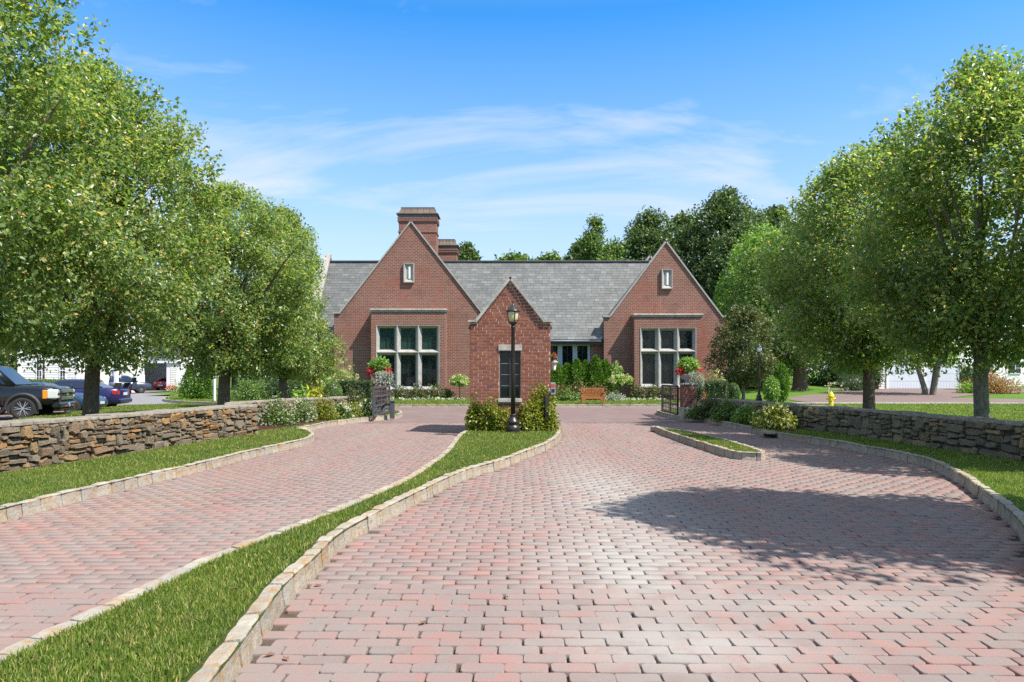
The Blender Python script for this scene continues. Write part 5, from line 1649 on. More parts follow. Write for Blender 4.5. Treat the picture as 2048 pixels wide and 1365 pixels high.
# open garage
gy = 78.0
ga = empty('garage', (0, 0, 0), 0, 'white garage with open bays behind the parked cars on the far left', 'garage')
gz = 3.05
bx = [fx(p, gy) for p in (196, 214, 280, 287, 333, 358)]
mb = MB()
for a, b in ((bx[0], bx[1]), (bx[2], bx[3]), (bx[4], bx[5])): mb.box(a, b, gy, gy+.3, -.2, gz)
mb.box(bx[0], bx[5], gy, gy+.3, gz, 4.2).box(bx[0], bx[0]+.3, gy+.3, gy+8, -.2, 4.2).box(bx[5]-.3, bx[5], gy+.3, gy+8, -.2, 4.2).box(bx[0]+.3, bx[5]-.3, gy+7.7, gy+8, -.2, 4.2)
mb.build('wall', M['white_paint'], ga, fix=False)
MB().box(bx[0]-.2, bx[5]+.2, gy-.18, gy-.003, gz+.02, gz+.26).build('lintel', M['white_paint'], ga)
clapboards(ga, bx[4]+.45, bx[5]-.25, gy, .25, gz, .2, M['siding'])
ym = gy+4
v = [(bx[0]-.3, gy-.4, 4.1), (bx[5]+.3, gy-.4, 4.1), (bx[5]+.3, ym, 7.2), (bx[0]-.3, ym, 7.2), (bx[5]+.3, gy+8.4, 4.1), (bx[0]-.3, gy+8.4, 4.1)]
MB().add(v+[(a, b, c+.16) for a, b, c in v], [(0, 3, 2, 1), (3, 5, 4, 2), (6, 7, 8, 9), (9, 8, 10, 11), (0, 1, 7, 6), (4, 5, 11, 10), (1, 2, 8, 7), (2, 4, 10, 8), (0, 6, 9, 3), (3, 9, 11, 5)]).build('roof', M['shingle'], ga)
dy = 66.0
gd = empty('shed', (0, 0, 0), 0, 'white board shed front seen just right of the nearest left trunk', 'shed')
MB().box(fx(190, dy), fx(210, dy), dy, dy+3, -.1, 3.2).build('wall', M['white_paint'], gd)
for k in range(4):
    xx = fx(190, dy)+.12+k*.2
    MB().box(xx, xx+.18, dy-.03, dy-.002, .1, 2.6).build('door_board', M['white_paint'], gd)
MB().box(fx(188, dy), fx(212, dy), dy-.3, dy+3.3, 3.2, 3.35).build('roof', M['shingle'], gd)

ry = 58.0; rz = tz(34, ry)
rg = empty('garage', (0, 0, 0), 0, 'pale garage with two wide doors behind the right-hand trees', 'garage')
gx0_, gx1_ = fx(1758, ry), fx(1926, ry)
gable_block(rg, gx0_, gx1_, ry, ry+8, rz, rz+4.2, 3.2, 'siding', 'y')
clapboards(rg, gx0_, gx0_+.55, ry, rz, rz+4.1, .2, M['siding'])
clapboards(rg, gx0_+.56, gx1_, ry, rz+2.7, rz+4.2, .2, M['siding'])
for a, b in ((1776, 1842), (1851, 1919)):
    d0, d1 = fx(a, ry), fx(b, ry)
    dr_ = MB().box(d0-.18, d0, ry-.10, ry+.02, rz-.1, rz+2.6).box(d1, d1+.12, ry-.10, ry+.02, rz-.1, rz+2.6).box(d0-.18, d1+.12, ry-.11, ry+.02, rz+2.45, rz+2.68).build('door', M['white_paint'], rg, fix=False)
    for k in range(4):
        MB().box(d0+.004, d1-.004, ry-.06, ry-.045, rz+.03+k*.61, rz+.62+k*.61).build('door_panel', M['garage_paint'], dr_, fix=False)
        for q in range(12):
            xx = d0+(d1-d0)*(q+.5)/12
            MB().box(xx-.055, xx+.055, ry-.066, ry-.061, rz+.08+k*.61, rz+.57+k*.61).build('door_rib', M['garage_paint'], dr_, fix=False) if k == 0 else None
rh = empty('white_house', (0, 0, 0), 0, 'tall white house glimpsed through the rightmost tree crown', 'house')
gable_block(rh, fx(1930, 64), fx(2190, 64), 64, 74, rz, 8.4, 3.6, 'white_paint', 'x')
for px in (1975, 2030, 2085):
    for z in (1.9, 5.0): sash(rh, fx(px, 64), 64, z, .9, 1.8, 2, 4)

# ------------------------------------------------------------------ vehicles (local x forward, y left)
def loft(rings, name, m, parent, smooth=True):
    n = len(rings[0]); V = [p for r_ in rings for p in r_]; Fc = []
    for q in range(len(rings)-1):
        for k in range(n):
            k2 = (k+1) % n
            Fc.append((q*n+k, q*n+k2, q*n+n+k2, q*n+n+k))
    Fc += [tuple(reversed(range(n))), tuple((len(rings)-1)*n+k for k in range(n))]
    return MB().add(V, Fc).build(name, m, parent, smooth)

def wheel(root, x, y, r, w, s, spokes=6):
    wo = empty('wheel', (x, y, r), 0, parent=root)
    def lat(prof, n=26):
        V, Fc = [], []
        for rr, yy in prof:
            for k in range(n):
                a = 2*math.pi*k/n
                V.append((rr*math.cos(a), s*yy, rr*math.sin(a)))
        for q in range(len(prof)-1):
            for k in range(n):
                k2 = (k+1) % n
                Fc.append((q*n+k, q*n+k2, q*n+n+k2, q*n+n+k))
        Fc += [tuple(range(n)), tuple((len(prof)-1)*n+k for k in range(n))]
        return V, Fc
    MB().add(*lat([(r*.70, -w*.5), (r*.95, -w*.5), (r, -w*.35), (r, w*.30), (r*.95, w*.46), (r*.72, w*.5), (r*.66, w*.40)])).build('tyre', M['rubber'], wo, True)
    rim = MB().add(*lat([(r*.665, w*.30), (r*.69, w*.48), (r*.655, w*.485), (r*.63, w*.30), (r*.05, w*.26)])).build('rim', M['plastic'], wo)
    sp = MB()
    for k in range(spokes):
        a = 2*math.pi*k/spokes
        for da in (-.16, .16):
            sp.bar((r*.12*math.cos(a), s*w*.42, r*.12*math.sin(a)), (r*.64*math.cos(a+da), s*w*.44, r*.64*math.sin(a+da)), r*.055, w*.1, up=(0, 1, 0))
    V, Fc = lat([(r*.15, w*.30), (r*.15, w*.47), (r*.10, w*.49)], 12)
    sp.add(V, Fc).build('spokes', M['alloy'], wo)
    return wo

def vehicle(label, cat, name, loc, head, pm, L, W, stations, cab, wheels, wr, flare=False, spokes=6):
    """stations: (x, half width, z bottom, z shoulder, z top); cab: belt and roof outlines"""
    root = empty(name, loc, head, label, cat)
    rings = []; bx_ = .93 if flare else .88
    for x, w, zb, zs, zt in stations:
        rings.append([(x, -w*.86, zb), (x, w*.86, zb), (x, w, zb+.10), (x, w*1.0, zb*.45+zs*.55), (x, w*.97, zs), (x, w*bx_, zt-.012), (x, w*.45, zt), (x, -w*.45, zt), (x, -w*bx_, zt-.012), (x, -w*.97, zs), (x, -w*1.0, zb*.45+zs*.55), (x, -w, zb+.10)])
    body = loft(rings, 'body', pm, root)
    if cab:
        (bx0, bx1, bw, bz), (tx0, tx1, tw, tzz) = cab
        R4 = lambda x0, x1, w, z: [(x0, -w*.90, z), (x0, w*.90, z), (x0+.06, w, z), (x1-.06, w, z), (x1, w*.90, z), (x1, -w*.90, z), (x1-.06, -w, z), (x0+.06, -w, z)]
        def lv(h): return (bx0+(tx0-bx0)*h, bx1+(tx1-bx1)*h, bw+(tw-bw)*h, bz+(tzz-bz)*h)
        rr = [R4(*lv(0)), R4(*lv(.9))]
        a = lv(.985); rr.append(R4(a[0]+.05, a[1]-.08, a[2]-.05, a[3]-.0))
        a = lv(1.0); rr.append(R4(a[0]+.25, a[1]-.28, a[2]-.25, a[3]+.02))
        cb = loft(rr, 'cabin', pm, root)
        def side_pt(f, h, s, o=.012):
            q = lv(h); return (q[0]+.06+(q[1]-q[0]-.12)*f, s*(q[2]+o), q[3])
        spans = cab_spans.get(cat, ((.10, .48), (.51, .90)))
        for s in (-1, 1):
            for f0, f1 in spans:
                h0, h1 = .10, .86
                V = [side_pt(f0, h0, s), side_pt(f1, h0, s), side_pt(f1, h1, s), side_pt(f0, h1, s)]
                if s > 0: V = V[::-1]
                V2 = [(x, y-s*.01, z) for x, y, z in V]
                MB().add(V+V2, [(0, 1, 2, 3), (0, 4, 5, 1), (1, 5, 6, 2), (2, 6, 7, 3), (3, 7, 4, 0)]).build('side_window', M['car_glass'], cb, fix=False)
        for end, nm in ((1, 'windscreen'), (0, 'rear_window')):
            V = []
            for h, ww in ((.08, .84), (.88, .80)):
                q = lv(h); x = q[end+0] if end == 0 else q[1]
                off = .012 if end else -.012
                V += [(x+off, -q[2]*ww, q[3]+.01), (x+off, q[2]*ww, q[3]+.01)]
            V = [V[0], V[1], V[3], V[2]]
            V2 = [(x-(.01 if end else -.01), y, z) for x, y, z in V]
            MB().add(V+V2, [(0, 1, 2, 3), (0, 4, 5, 1), (1, 5, 6, 2), (2, 6, 7, 3), (3, 7, 4, 0)]).build(nm, M['car_glass'], cb)
    for x in wheels:
        for s in (-1, 1):
            ar = wr*(1.20 if flare else 1.14)
            V = [(x, s*(W*.80), wr)]
            n = 18; mbk = MB()
            ring0 = [(x+ar*math.cos(math.pi*k/n-.0), s*(W+.004), wr*.95+ar*math.sin(math.pi*k/n)) for k in range(n+1)]
            mbk.add([(x, s*(W+.004), wr*.95)]+ring0, [(0, k+1, k+2) for k in range(n)])
            mbk.add([(x-ar, s*(W+.0045), wr*.95), (x+ar, s*(W+.0045), wr*.95), (x+ar, s*(W+.0045), .22), (x-ar, s*(W+.0045), .22)], [(0, 1, 2, 3)])
            mbk.build('wheel_well', M['plastic'], root)
            if flare:
                V, Fc = [], []
                for k in range(n+1):
                    a = math.pi*k/n
                    for rr_, yy in ((ar*.99, W+.0), (ar*.99, W+.07), (ar*1.17, W+.06), (ar*1.20, W-.02)):
                        V.append((x+rr_*math.cos(a), s*yy, wr*.95+rr_*math.sin(a)))
                for k in range(n):
                    for q in range(3): Fc.append((k*4+q, k*4+q+1, k*4+5+q, k*4+4+q))
                MB().add(V, Fc).build('wheel_flare', M['plastic'], root, True)
            wheel(root, x, s*(W-.09), wr, .26, s, spokes)
    return root
cab_spans = {'pickup truck': ((.08, .46), (.50, .94)), 'car': ((.08, .47), (.50, .93)), 'suv': ((.03, .30), (.33, .62), (.65, .95))}

# black pickup, nose to the right
TA = R(16.5)
nose = Vector((fx(120, 26.7), 26.7, 0))
tl = nose-Vector((math.cos(TA), math.sin(TA), 0))*2.75
tk = vehicle('black pickup truck with chrome grille parked left behind the stone wall', 'pickup truck', 'pickup_truck', (tl.x, tl.y, 0), TA, M['car_black'], 5.8, .98,
    [(-2.95, .95, .55, 1.22, 1.27), (-2.9, .98, .5, 1.25, 1.30), (-1.0, .98, .48, 1.25, 1.30), (.8, .98, .48, 1.18, 1.24), (1.25, .98, .48, 1.13, 1.20), (2.2, .97, .5, 1.08, 1.20), (2.62, .95, .5, 1.02, 1.15), (2.78, .88, .52, .96, 1.04)],
    ((-1.55, 1.55, .93, 1.17), (-1.35, .80, .76, 1.90)), (-1.85, 1.78), .40, True, 6)
tk.scale = (1.05, 1.05, 1.05)
gr = MB().box(2.74, 2.84, -.70, .70, .60, 1.07).build('grille', M['plastic'], tk)
for z in (.99, .74): MB().box(2.81, 2.875, -.64, .64, z-.055, z+.055).build('chrome_bar', M['chrome'], gr, bevel=.01)
MB().prism([(-.13, .835), (-.05, .82), (-.05, .80), (.05, .80), (.05, .82), (.13, .835), (.13, .885), (.05, .90), (.05, .92), (-.05, .92), (-.05, .90), (-.13, .885)], -.01, .01).build('emblem', M['alloy'], gr, loc=(2.86, 0, .0)).rotation_euler = (0, 0, R(90))
for s in (-1, 1):
    y0_, y1_ = sorted((s*.70, s*.985))
    MB().box(2.48, 2.83, y0_, y1_, .72, 1.06).build('headlight', M['lens'], tk, bevel=.05)
    for q_ in (.79, .91): MB().tube([(2.832, s*q_, .90), (2.838, s*q_, .90)], .05, 12).build('lamp_reflector', M['plastic'], tk)
    y0_, y1_ = sorted((s*.88, s*.99))
    MB().box(2.36, 2.497, y0_, y1_, .73, 1.04).build('turn_signal', M['amber'], tk, bevel=.02)
    mr = MB().box(.92, 1.04, s*1.02-.0, s*1.02+s*.24, 1.22, 1.44).build('mirror', M['plastic'], tk, bevel=.03)
    MB().tube([(-.9, s*1.02, .42), (1.15, s*1.02, .42)], .05, 8).build('side_step', M['chrome'], tk)
    MB().box(2.70, 2.80, s*.62-.07, s*.62+.07, .52, .60).build('fog_light', M['lens'], tk, loc=(.06, 0, -.05))
MB().box(2.62, 2.90, -.93, .93, .40, .60).build('bumper', M['car_black'], tk, bevel=.05)
MB().box(2.66, 2.86, -.80, .80, .29, .398).build('air_dam', M['plastic'], tk, bevel=.03)
MB().tube([(2.902, .05, .50), (2.915, .05, .50)], .085, 18).build('round_tag', M['tag_blue'], tk)
for s in (-.30, .40): MB().tube([(2.88, s-.06, .46), (2.93, s-.06, .46), (2.93, s+.06, .46), (2.88, s+.06, .46)], .014, 6).build('tow_hook', M['red_plastic'], tk)
text('SILVERADO', .12, M['alloy'], tk, (.62, -.992, .83), (R(90), 0, 0))
MB().box(-.02, .0, -.986, -.980, .52, 1.20).build('door_seam', M['plastic'], tk)
MB().box(1.16, 1.175, -.986, -.980, .52, 1.16).build('door_seam', M['plastic'], tk)

# dark blue coupe nose-right, between truck and navy saloon
CA = R(12)
def along(px, Y, ang, back):
    p = Vector((fx(px, Y), Y, 0)); return p-Vector((math.cos(ang), math.sin(ang), 0))*back
c2 = along(204, 30.5, CA, 2.3)
cb_ = vehicle('low blue car with its nose showing between the pickup and the near trunk', 'car', 'parked_car', (c2.x, c2.y, 0), CA, M['car_blue'], 4.6, .93,
    [(-2.3, .75, .40, .80, .88), (-2.2, .9, .28, .90, .97), (-1.2, .93, .22, .92, .98), (.2, .93, .22, .88, .93), (1.0, .93, .22, .84, .90), (1.7, .92, .22, .76, .83), (2.15, .86, .24, .62, .70), (2.3, .72, .30, .52, .57)],
    ((-1.9, .95, .84, .92), (-1.0, .05, .62, 1.34)), (-1.35, 1.42), .34, False, 10)
for s in (-1, 1):
    MB().add([(1.98, s*.87, .60), (2.22, s*.66, .58), (2.20, s*.64, .66), (1.85, s*.84, .72), (2.0, s*.90, .60), (2.26, s*.66, .58), (2.23, s*.64, .67), (1.87, s*.87, .73)], [(4, 5, 6, 7), (0, 1, 5, 4), (2, 3, 7, 6), (1, 2, 6, 5), (3, 0, 4, 7)]).build('headlight', M['lens'], cb_)
MB().box(2.26, 2.31, -.45, .45, .30, .46).build('grille', M['plastic'], cb_)
MB().box(2.315, 2.325, -.26, .26, .40, .52).build('number_plate', M['plate'], cb_)

# navy saloon, tail to the right
NA = R(11)
c3 = along(250, 34.4, NA, 2.35)
cn = vehicle('navy saloon with rear spoiler, tail turned to the right, behind the near trunk', 'car', 'parked_car', (c3.x, c3.y, 0), NA+math.pi, M['car_navy'], 4.7, .93,
    [(-2.35, .80, .38, .86, .94), (-2.28, .90, .26, .93, 1.04), (-1.75, .93, .22, .96, 1.06), (-1.0, .93, .22, .97, 1.04), (.4, .93, .22, .93, .99), (1.2, .93, .22, .88, .95), (1.9, .92, .22, .78, .86), (2.25, .84, .25, .62, .70), (2.35, .70, .30, .54, .58)],
    ((-1.75, 1.15, .85, .98), (-.75, .30, .64, 1.44)), (-1.40, 1.45), .34, False, 7)
sp = MB().box(-2.40, -2.12, -.72, .72, 1.26, 1.29).build('spoiler', M['plastic'], cn, bevel=.01)
for s in (-1, 1):
    MB().add([(-2.40, s*.60, 1.04), (-2.05, s*.60, 1.04), (-2.05, s*.62, 1.06), (-2.12, s*.62, 1.27), (-2.40, s*.62, 1.27), (-2.40, s*.70, 1.04), (-2.05, s*.70, 1.04), (-2.05, s*.70, 1.06), (-2.12, s*.72, 1.27), (-2.40, s*.72, 1.27)], [(0, 1, 2, 3, 4), (9, 8, 7, 6, 5), (0, 4, 9, 5), (3, 2, 7, 8), (4, 3, 8, 9)]).build('spoiler_strut', M['plastic'], sp)
    MB().add([(-2.37, s*.80, .72), (-2.12, s*.935, .74), (-2.12, s*.935, .92), (-2.37, s*.78, .90), (-2.39, s*.82, .72), (-2.10, s*.95, .74), (-2.10, s*.95, .92), (-2.39, s*.80, .90)], [(4, 5, 6, 7), (0, 1, 5, 4), (2, 3, 7, 6), (1, 2, 6, 5), (3, 0, 4, 7)]).build('taillight', M['redlens'], cn)
MB().box(-2.44, -2.30, -.80, .80, .30, .52).build('rear_bumper', M['car_navy'], cn, bevel=.05)
MB().box(-2.376, -2.365, -.27, .27, .68, .82).build('number_plate', M['plate'], cn)

# slate-blue suv seen from its rear quarter, one door open
SA = R(38)
su = vehicle('slate blue family wagon with a front door open before the far garage', 'suv', 'parked_suv', (fx(247, 66), 66, 0), SA, M['car_slate'], 4.6, .92,
    [(-2.25, .80, .45, 1.0, 1.08), (-2.15, .9, .3, 1.06, 1.12), (-.5, .92, .28, 1.05, 1.10), (.8, .92, .28, 1.0, 1.06), (1.6, .91, .28, .95, 1.04), (2.1, .86, .32, .82, .92), (2.25, .74, .38, .70, .76)],
    ((-2.1, 1.15, .86, 1.07), (-1.75, .25, .68, 1.68)), (-1.35, 1.35), .36, False, 6)
for s in (-1, 1):
    MB().box(-2.29, -2.12, s*.80-.09, s*.80+.09, .90, 1.18).build('taillight', M['redlens'], su)
MB().box(-2.285, -2.27, -.26, .26, .76, .90).build('number_plate', M['plate'], su)
dd = MB().box(0, .95, -.04, .04, .40, 1.05).build('open_door', M['car_slate'], su, loc=(.95, -.93, 0)); dd.rotation_euler = (0, 0, R(-122))
MB().box(.05, .9, -.012, .012, 1.05, 1.5).build('door_glass', M['glass_dark'], dd)

# red coupe inside the garage, tail out
rc = vehicle('red coupe parked tail out inside the far open garage', 'car', 'parked_car', (fx(322.5, 79.2), 81.4, 0), R(90), M['car_red'], 4.7, .94,
    [(-2.35, .82, .40, .92, 1.0), (-2.28, .92, .28, .98, 1.06), (-1.5, .94, .22, 1.0, 1.06), (.3, .94, .22, .95, 1.0), (1.6, .93, .22, .9, .96), (2.25, .84, .25, .66, .76), (2.35, .72, .30, .56, .62)],
    ((-1.7, 1.0, .84, 1.0), (-.8, .2, .64, 1.38)), (-1.35, 1.40), .34)
for s in (-1, 1):
    for k in range(3): MB().box(-2.365, -2.34, s*(.50+.12*k)-.05, s*(.50+.12*k)+.05, .78, .92).build('taillight', M['white_paint'] if k == 1 else M['redlens'], rc)
MB().tube([(-2.33, 0, .88), (-2.372, 0, .88)], .09, 16).build('emblem', M['alloy'], rc)
MB().box(-2.40, -2.36, -.26, .26, .50, .64).build('number_plate', M['plate'], rc)
MB().box(-2.42, -2.28, -.86, .86, .28, .46).build('rear_bumper', M['plastic'], rc, bevel=.04)
# ------------------------------------------------------------------ plants
ml = M
def sp_(px, Y): return fx(px, Y)
# left bed, from the wall end to the gate
shrub('rose_bush', 'broad white-flowering shrub beside the end of the brown wall', 'shrub', fx(553, 20.9), 20.9, .14, .56, .45, .80, 3000, .06, ml['leaf_shrub'], flowers=(ml['petal_white'], 70, .022, 10, .028), seed=61)
shrub('rose_bush', 'second white-flowering shrub, darker leaved, left of the yellow-green shrubs', 'shrub', fx(607, 22.3), 22.3, .14, .42, .38, .82, 2400, .055, ml['leaf_shrub'], flowers=(ml['petal_white'], 60, .022, 10, .028), seed=62)
shrub('spirea_bush', 'loose yellow-green shrub in the middle of the left bed', 'shrub', fx(650, 23.4), 23.4, .14, .44, .36, .80, 2400, .06, ml['leaf_ygreen'], seed=63)
shrub('hydrangea_bush', 'white hydrangea low in front of the bronze bush', 'shrub', fx(682, 24.2), 24.2, .14, .38, .32, .56, 1700, .07, ml['leaf_shrub'], flowers=(ml['petal_white'], 17, .05, 26, .035), seed=64)
shrub('spirea_bush', 'small yellow-green shrub between the two white hydrangeas', 'shrub', fx(708, 24.9), 24.9, .14, .32, .28, .52, 1400, .055, ml['leaf_ygreen'], seed=65)
shrub('hydrangea_bush', 'white hydrangea against the open left gate', 'shrub', fx(730, 25.4), 25.4, .14, .34, .30, .58, 1700, .07, ml['leaf_shrub'], flowers=(ml['petal_white'], 18, .05, 26, .035), seed=66)
shrub('bronze_bush', 'bronze-tinted bush below the clipped hedge by the left gate', 'shrub', fx(711, 25.7), 25.7, .14, .52, .35, 1.08, 2300, .07, ml['leaf_olive'], seed=67)
shrub('hosta', 'bright chartreuse hosta mound behind the curved wall', 'plant', fx(632, 26.2), 26.2, .25, .50, .5, .88, 520, .20, ml['leaf_yellow'], seed=68, droop=.5, aspect=.55)
shrub('hosta', 'green hosta mound left of the chartreuse hosta', 'plant', fx(603, 26.8), 26.8, .25, .52, .5, .82, 560, .20, ml['leaf_light'], seed=69, droop=.5, aspect=.5)
shrub('boxwood_ball', 'clipped green boxwood ball left of the square hedge', 'hedge', fx(666, 26.2), 26.2, .42, .34, .34, 1.02, 5000, .035, ml['leaf_shrub'], shape='ball', skin=.08, core=.93, seed=70)
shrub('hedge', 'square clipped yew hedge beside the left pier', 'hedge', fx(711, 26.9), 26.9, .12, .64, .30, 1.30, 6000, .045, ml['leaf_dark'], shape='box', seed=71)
shrub('hydrangea_bush', 'cream hydrangea above the square hedge on the left', 'shrub', fx(692, 31), 31, .3, .76, .55, 1.66, 3200, .09, ml['leaf_light'], flowers=(ml['petal_cream'], 44, .08, 34, .05), seed=72)
shrub('hydrangea_bush', 'small cream hydrangea clump at the foot of the little left tree', 'shrub', fx(656, 30), 30, .3, .34, .4, 1.35, 1000, .09, ml['leaf_light'], flowers=(ml['petal_cream'], 14, .07, 30, .05), seed=172)
# behind, on the lawn left of the house
shrub('evergreen_shrub', 'tall bright arborvitae pair left of the stop sign', 'shrub', fx(381, 45), 45, .1, .75, .75, 2.15, 3200, .12, ml['leaf_arb'], shape='cone', up=.2, droop=-.4, seed=73)
shrub('evergreen_shrub', 'rounder arborvitae close behind the stop sign post', 'shrub', fx(408, 45), 45, .1, .75, .75, 2.05, 3200, .12, ml['leaf_arb'], shape='cone', up=.2, droop=-.4, seed=74)
shrub('rounded_shrub', 'big rounded green shrub right of the second left trunk', 'shrub', fx(496, 42), 42, .1, 1.15, 1.0, 1.95, 4200, .10, ml['leaf_shrub'], seed=75)
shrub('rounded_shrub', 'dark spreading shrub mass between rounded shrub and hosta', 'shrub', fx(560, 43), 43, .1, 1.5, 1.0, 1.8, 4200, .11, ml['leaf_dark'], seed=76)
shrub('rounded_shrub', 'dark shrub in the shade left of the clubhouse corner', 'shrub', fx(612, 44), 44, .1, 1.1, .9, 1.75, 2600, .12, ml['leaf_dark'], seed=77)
shrub('yellow_shrub', 'small golden shrub at the garage corner', 'shrub', fx(361, 60), 60, .05, .7, .6, 1.1, 700, .12, ml['leaf_ygreen'], seed=78)
shrub('hedge', 'low clipped hedge along the foot of the cream house', 'hedge', fx(112, 56), 56, 0, 3.4, .6, 1.32, 4200, .11, ml['leaf_shrub'], shape='box', seed=79)
shrub('geranium_pot', 'red flowers in a pot at the garage corner', 'flowers', fx(342, 77), 77, .1, .5, .4, .5, 120, .15, ml['leaf_shrub'], flowers=(ml['petal_coral'], 22, .1, 14, .09), seed=80)
# house front, left bay
for i, (px, w_, h_) in enumerate(((800, .62, .98), (835, .66, 1.08), (868, .62, .98), (893, .45, .85))):
    shrub('azalea', ('olive azalea under the left bay, first from the gate', 'olive azalea under the left bay, second from the gate', 'olive azalea under the left bay, third from the gate', 'smallest olive azalea at the right end of the left bay')[i], 'shrub', fx(px, 44.3), 44.3, .1, w_, .5, h_, 1500, .10, ml['leaf_olive'], flowers=(ml['petal_white'], 6, .04, 10, .05), seed=81+i, group='azaleas under the left bay')
shrub('hydrangea_tree', 'cream hydrangea trained on a stem left of the gatehouse', 'shrub', fx(919, 44.0), 44.0, .1, .58, .5, .62, 1400, .12, ml['leaf_light'], flowers=(ml['petal_cream'], 26, .09, 30, .06), stem=.95, seed=86)
for i, px in enumerate((795, 830, 872, 905)):
    shrub('white_begonias', 'low patch of white bedding flowers, %s along the left house lawn' % ('first', 'second', 'third', 'fourth')[i], 'flowers', fx(px, 42.8), 42.8, .1, .75, .25, .18, 260, .08, ml['leaf_shrub'], flowers=(ml['petal_white'], 30, .04, 8, .06), seed=87+i, group='white bedding along the house')
# house front, centre and right
for i, px in enumerate((1114, 1134, 1153, 1172, 1192, 1211)):
    hh = (2.2, 2.0, 2.15, 2.35, 2.5, 2.1)[i]
    shrub('arborvitae', ('arborvitae next to the gatehouse lantern', 'second arborvitae from the gatehouse', 'third arborvitae from the gatehouse', 'fourth arborvitae from the gatehouse', 'tallest pointed arborvitae near the shaded brick corner', 'last arborvitae, against the right gable wall')[i],
          'shrub', fx(px, 44.8+.25*(i % 2)), 44.8+.25*(i % 2),   .1, .80, .65, hh+.1+.3*((i*7) % 3)/2, 4600, .13, ml['leaf_arb'], shape='cone', up=.1, droop=-.7, aspect=.4, seed=95+i, group='arborvitae row under the centre windows', outw=.9)
for i, (px, w_) in enumerate(((1122, .7), (1158, .8), (1196, .75))):
    shrub('bronze_bush', ('bronze-leaved shrub beside the keypad', 'bronze-leaved shrub above the green shrub and bench end', 'bronze-leaved shrub directly behind the bench')[i], 'shrub', fx(px, 42.8), 42.8, .1, w_, .5, 1.12, 1500, .11, ml['leaf_bronze'], seed=101+i, group='bronze shrubs behind the bench')
shrub('rounded_shrub', 'grey-green shrub left of the teak bench', 'shrub', fx(1137, 41.2), 41.2, .1, .82, .5, .78, 2000, .10, ml['leaf_shrub'], seed=104)
shrub('rounded_shrub', 'feathery grey spirea right of the teak bench', 'shrub', fx(1230, 41.4), 41.4, .1, .70, .5, .60, 1600, .09, ml['leaf_silver'], seed=105, aspect=.35)
shrub('hydrangea_tree', 'tall cream hydrangea on a stem at the shaded brick corner', 'shrub', fx(1241, 44.0), 44.0, .1, .78, .55, .62, 1700, .12, ml['leaf_light'], flowers=(ml['petal_cream'], 34, .095, 30, .06), stem=1.0, seed=106)
shrub('hydrangea_tree', 'upright cream hydrangea shoot left of the taller stemmed hydrangea', 'shrub', fx(1232, 44.8), 44.8, .1, .36, .3, .85, 700, .12, ml['leaf_light'], flowers=(ml['petal_cream'], 10, .09, 30, .06), stem=1.55, seed=107)
for i, (px, w_) in enumerate(((1275, .62), (1305, .66), (1332, .5))):
    shrub('azalea', ('clipped azalea at the left foot of the right bay', 'clipped azalea at the middle of the right bay', 'clipped azalea behind the black gate')[i], 'shrub', fx(px, 43.6), 43.6, .1, w_, .5, .92, 1600, .10, ml['leaf_olive'], seed=108+i, group='azaleas under the right bay')
for i, px in enumerate((1262, 1305)):
    shrub('white_begonias', ('low white bedding flowers at the foot of the right bay hedge, left patch', 'low white bedding flowers at the foot of the right bay hedge, right patch')[i], 'flowers', fx(px, 42.4), 42.4, .1, .75, .25, .18, 260, .08, ml['leaf_shrub'], flowers=(ml['petal_white'], 26, .04, 8, .06), seed=112+i, group='white bedding under the right bay')
# right of the right pier
shrub('hedge', 'dark clipped hedge block just right of the right pier', 'hedge', fx(1427, 28.2), 28.2, .12, .52, .3, 1.25, 4200, .05, ml['leaf_dark'], shape='box', seed=115)
shrub('hedge', 'short dark hedge stub between right pier and coral flowers', 'hedge', fx(1395, 27.4), 27.4, .12, .18, .3, 1.24, 2000, .05, ml['leaf_dark'], shape='box', seed=116)
shrub('boxwood_ball', 'upright clipped green ball at the end of the right hedge', 'hedge', fx(1467, 28.6), 28.6, .35, .26, .26, .98, 3600, .04, ml['leaf_shrub'], shape='ball', skin=.08, core=.93, seed=117)
shrub('coral_flowers', 'coral flower spike before the dark hedge by the right pier', 'flowers', fx(1408, 26.8), 26.8, .5, .12, .12, .42, 160, .06, ml['leaf_ygreen'], flowers=(ml['petal_coral'], 16, .05, 16, .045), seed=118)
shrub('hydrangea_bush', 'dim green hydrangea between right hedge and small tree', 'shrub', fx(1428, 33), 33, .2, .62, .5, 1.55, 1500, .10, ml['leaf_shrub'], flowers=(ml['petal_cream'], 12, .07, 24, .05), seed=119)
shrub('hydrangea_bush', 'white hydrangea at the foot of the right pier', 'shrub', fx(1396, 24.4), 24.5, .14, .46, .34, .48, 1900, .07, ml['leaf_shrub'], flowers=(ml['petal_white'], 18, .05, 24, .035), seed=120)
shrub('bronze_bush', 'dark olive bush under the right wall beside the pier', 'shrub', fx(1425, 24.3), 24.3, .14, .62, .42, .86, 2400, .07, ml['leaf_olive'], seed=121)
shrub('rounded_shrub', 'mid green bush in the shade of the grey wall', 'shrub', fx(1458, 22.6), 22.8, .14, .52, .40, .70, 2200, .075, ml['leaf_shrub'], seed=122)
shrub('rounded_shrub', 'lighter green bush left of the cream-tipped shrub', 'shrub', fx(1486, 22.0), 21.6, .14, .44, .36, .58, 2000, .075, ml['leaf_light'], flowers=(ml['petal_white'], 5, .04, 20, .03), seed=123)
shrub('variegated_bush', 'cream-tipped pale green bush on the right verge before the grey wall', 'shrub', fx(1551, 19.5), 19.6, .14, .58, .5, .66, 3000, .075, ml['leaf_ygreen'], flowers=(ml['petal_cream'], 60, .02, 8, .045), seed=124)
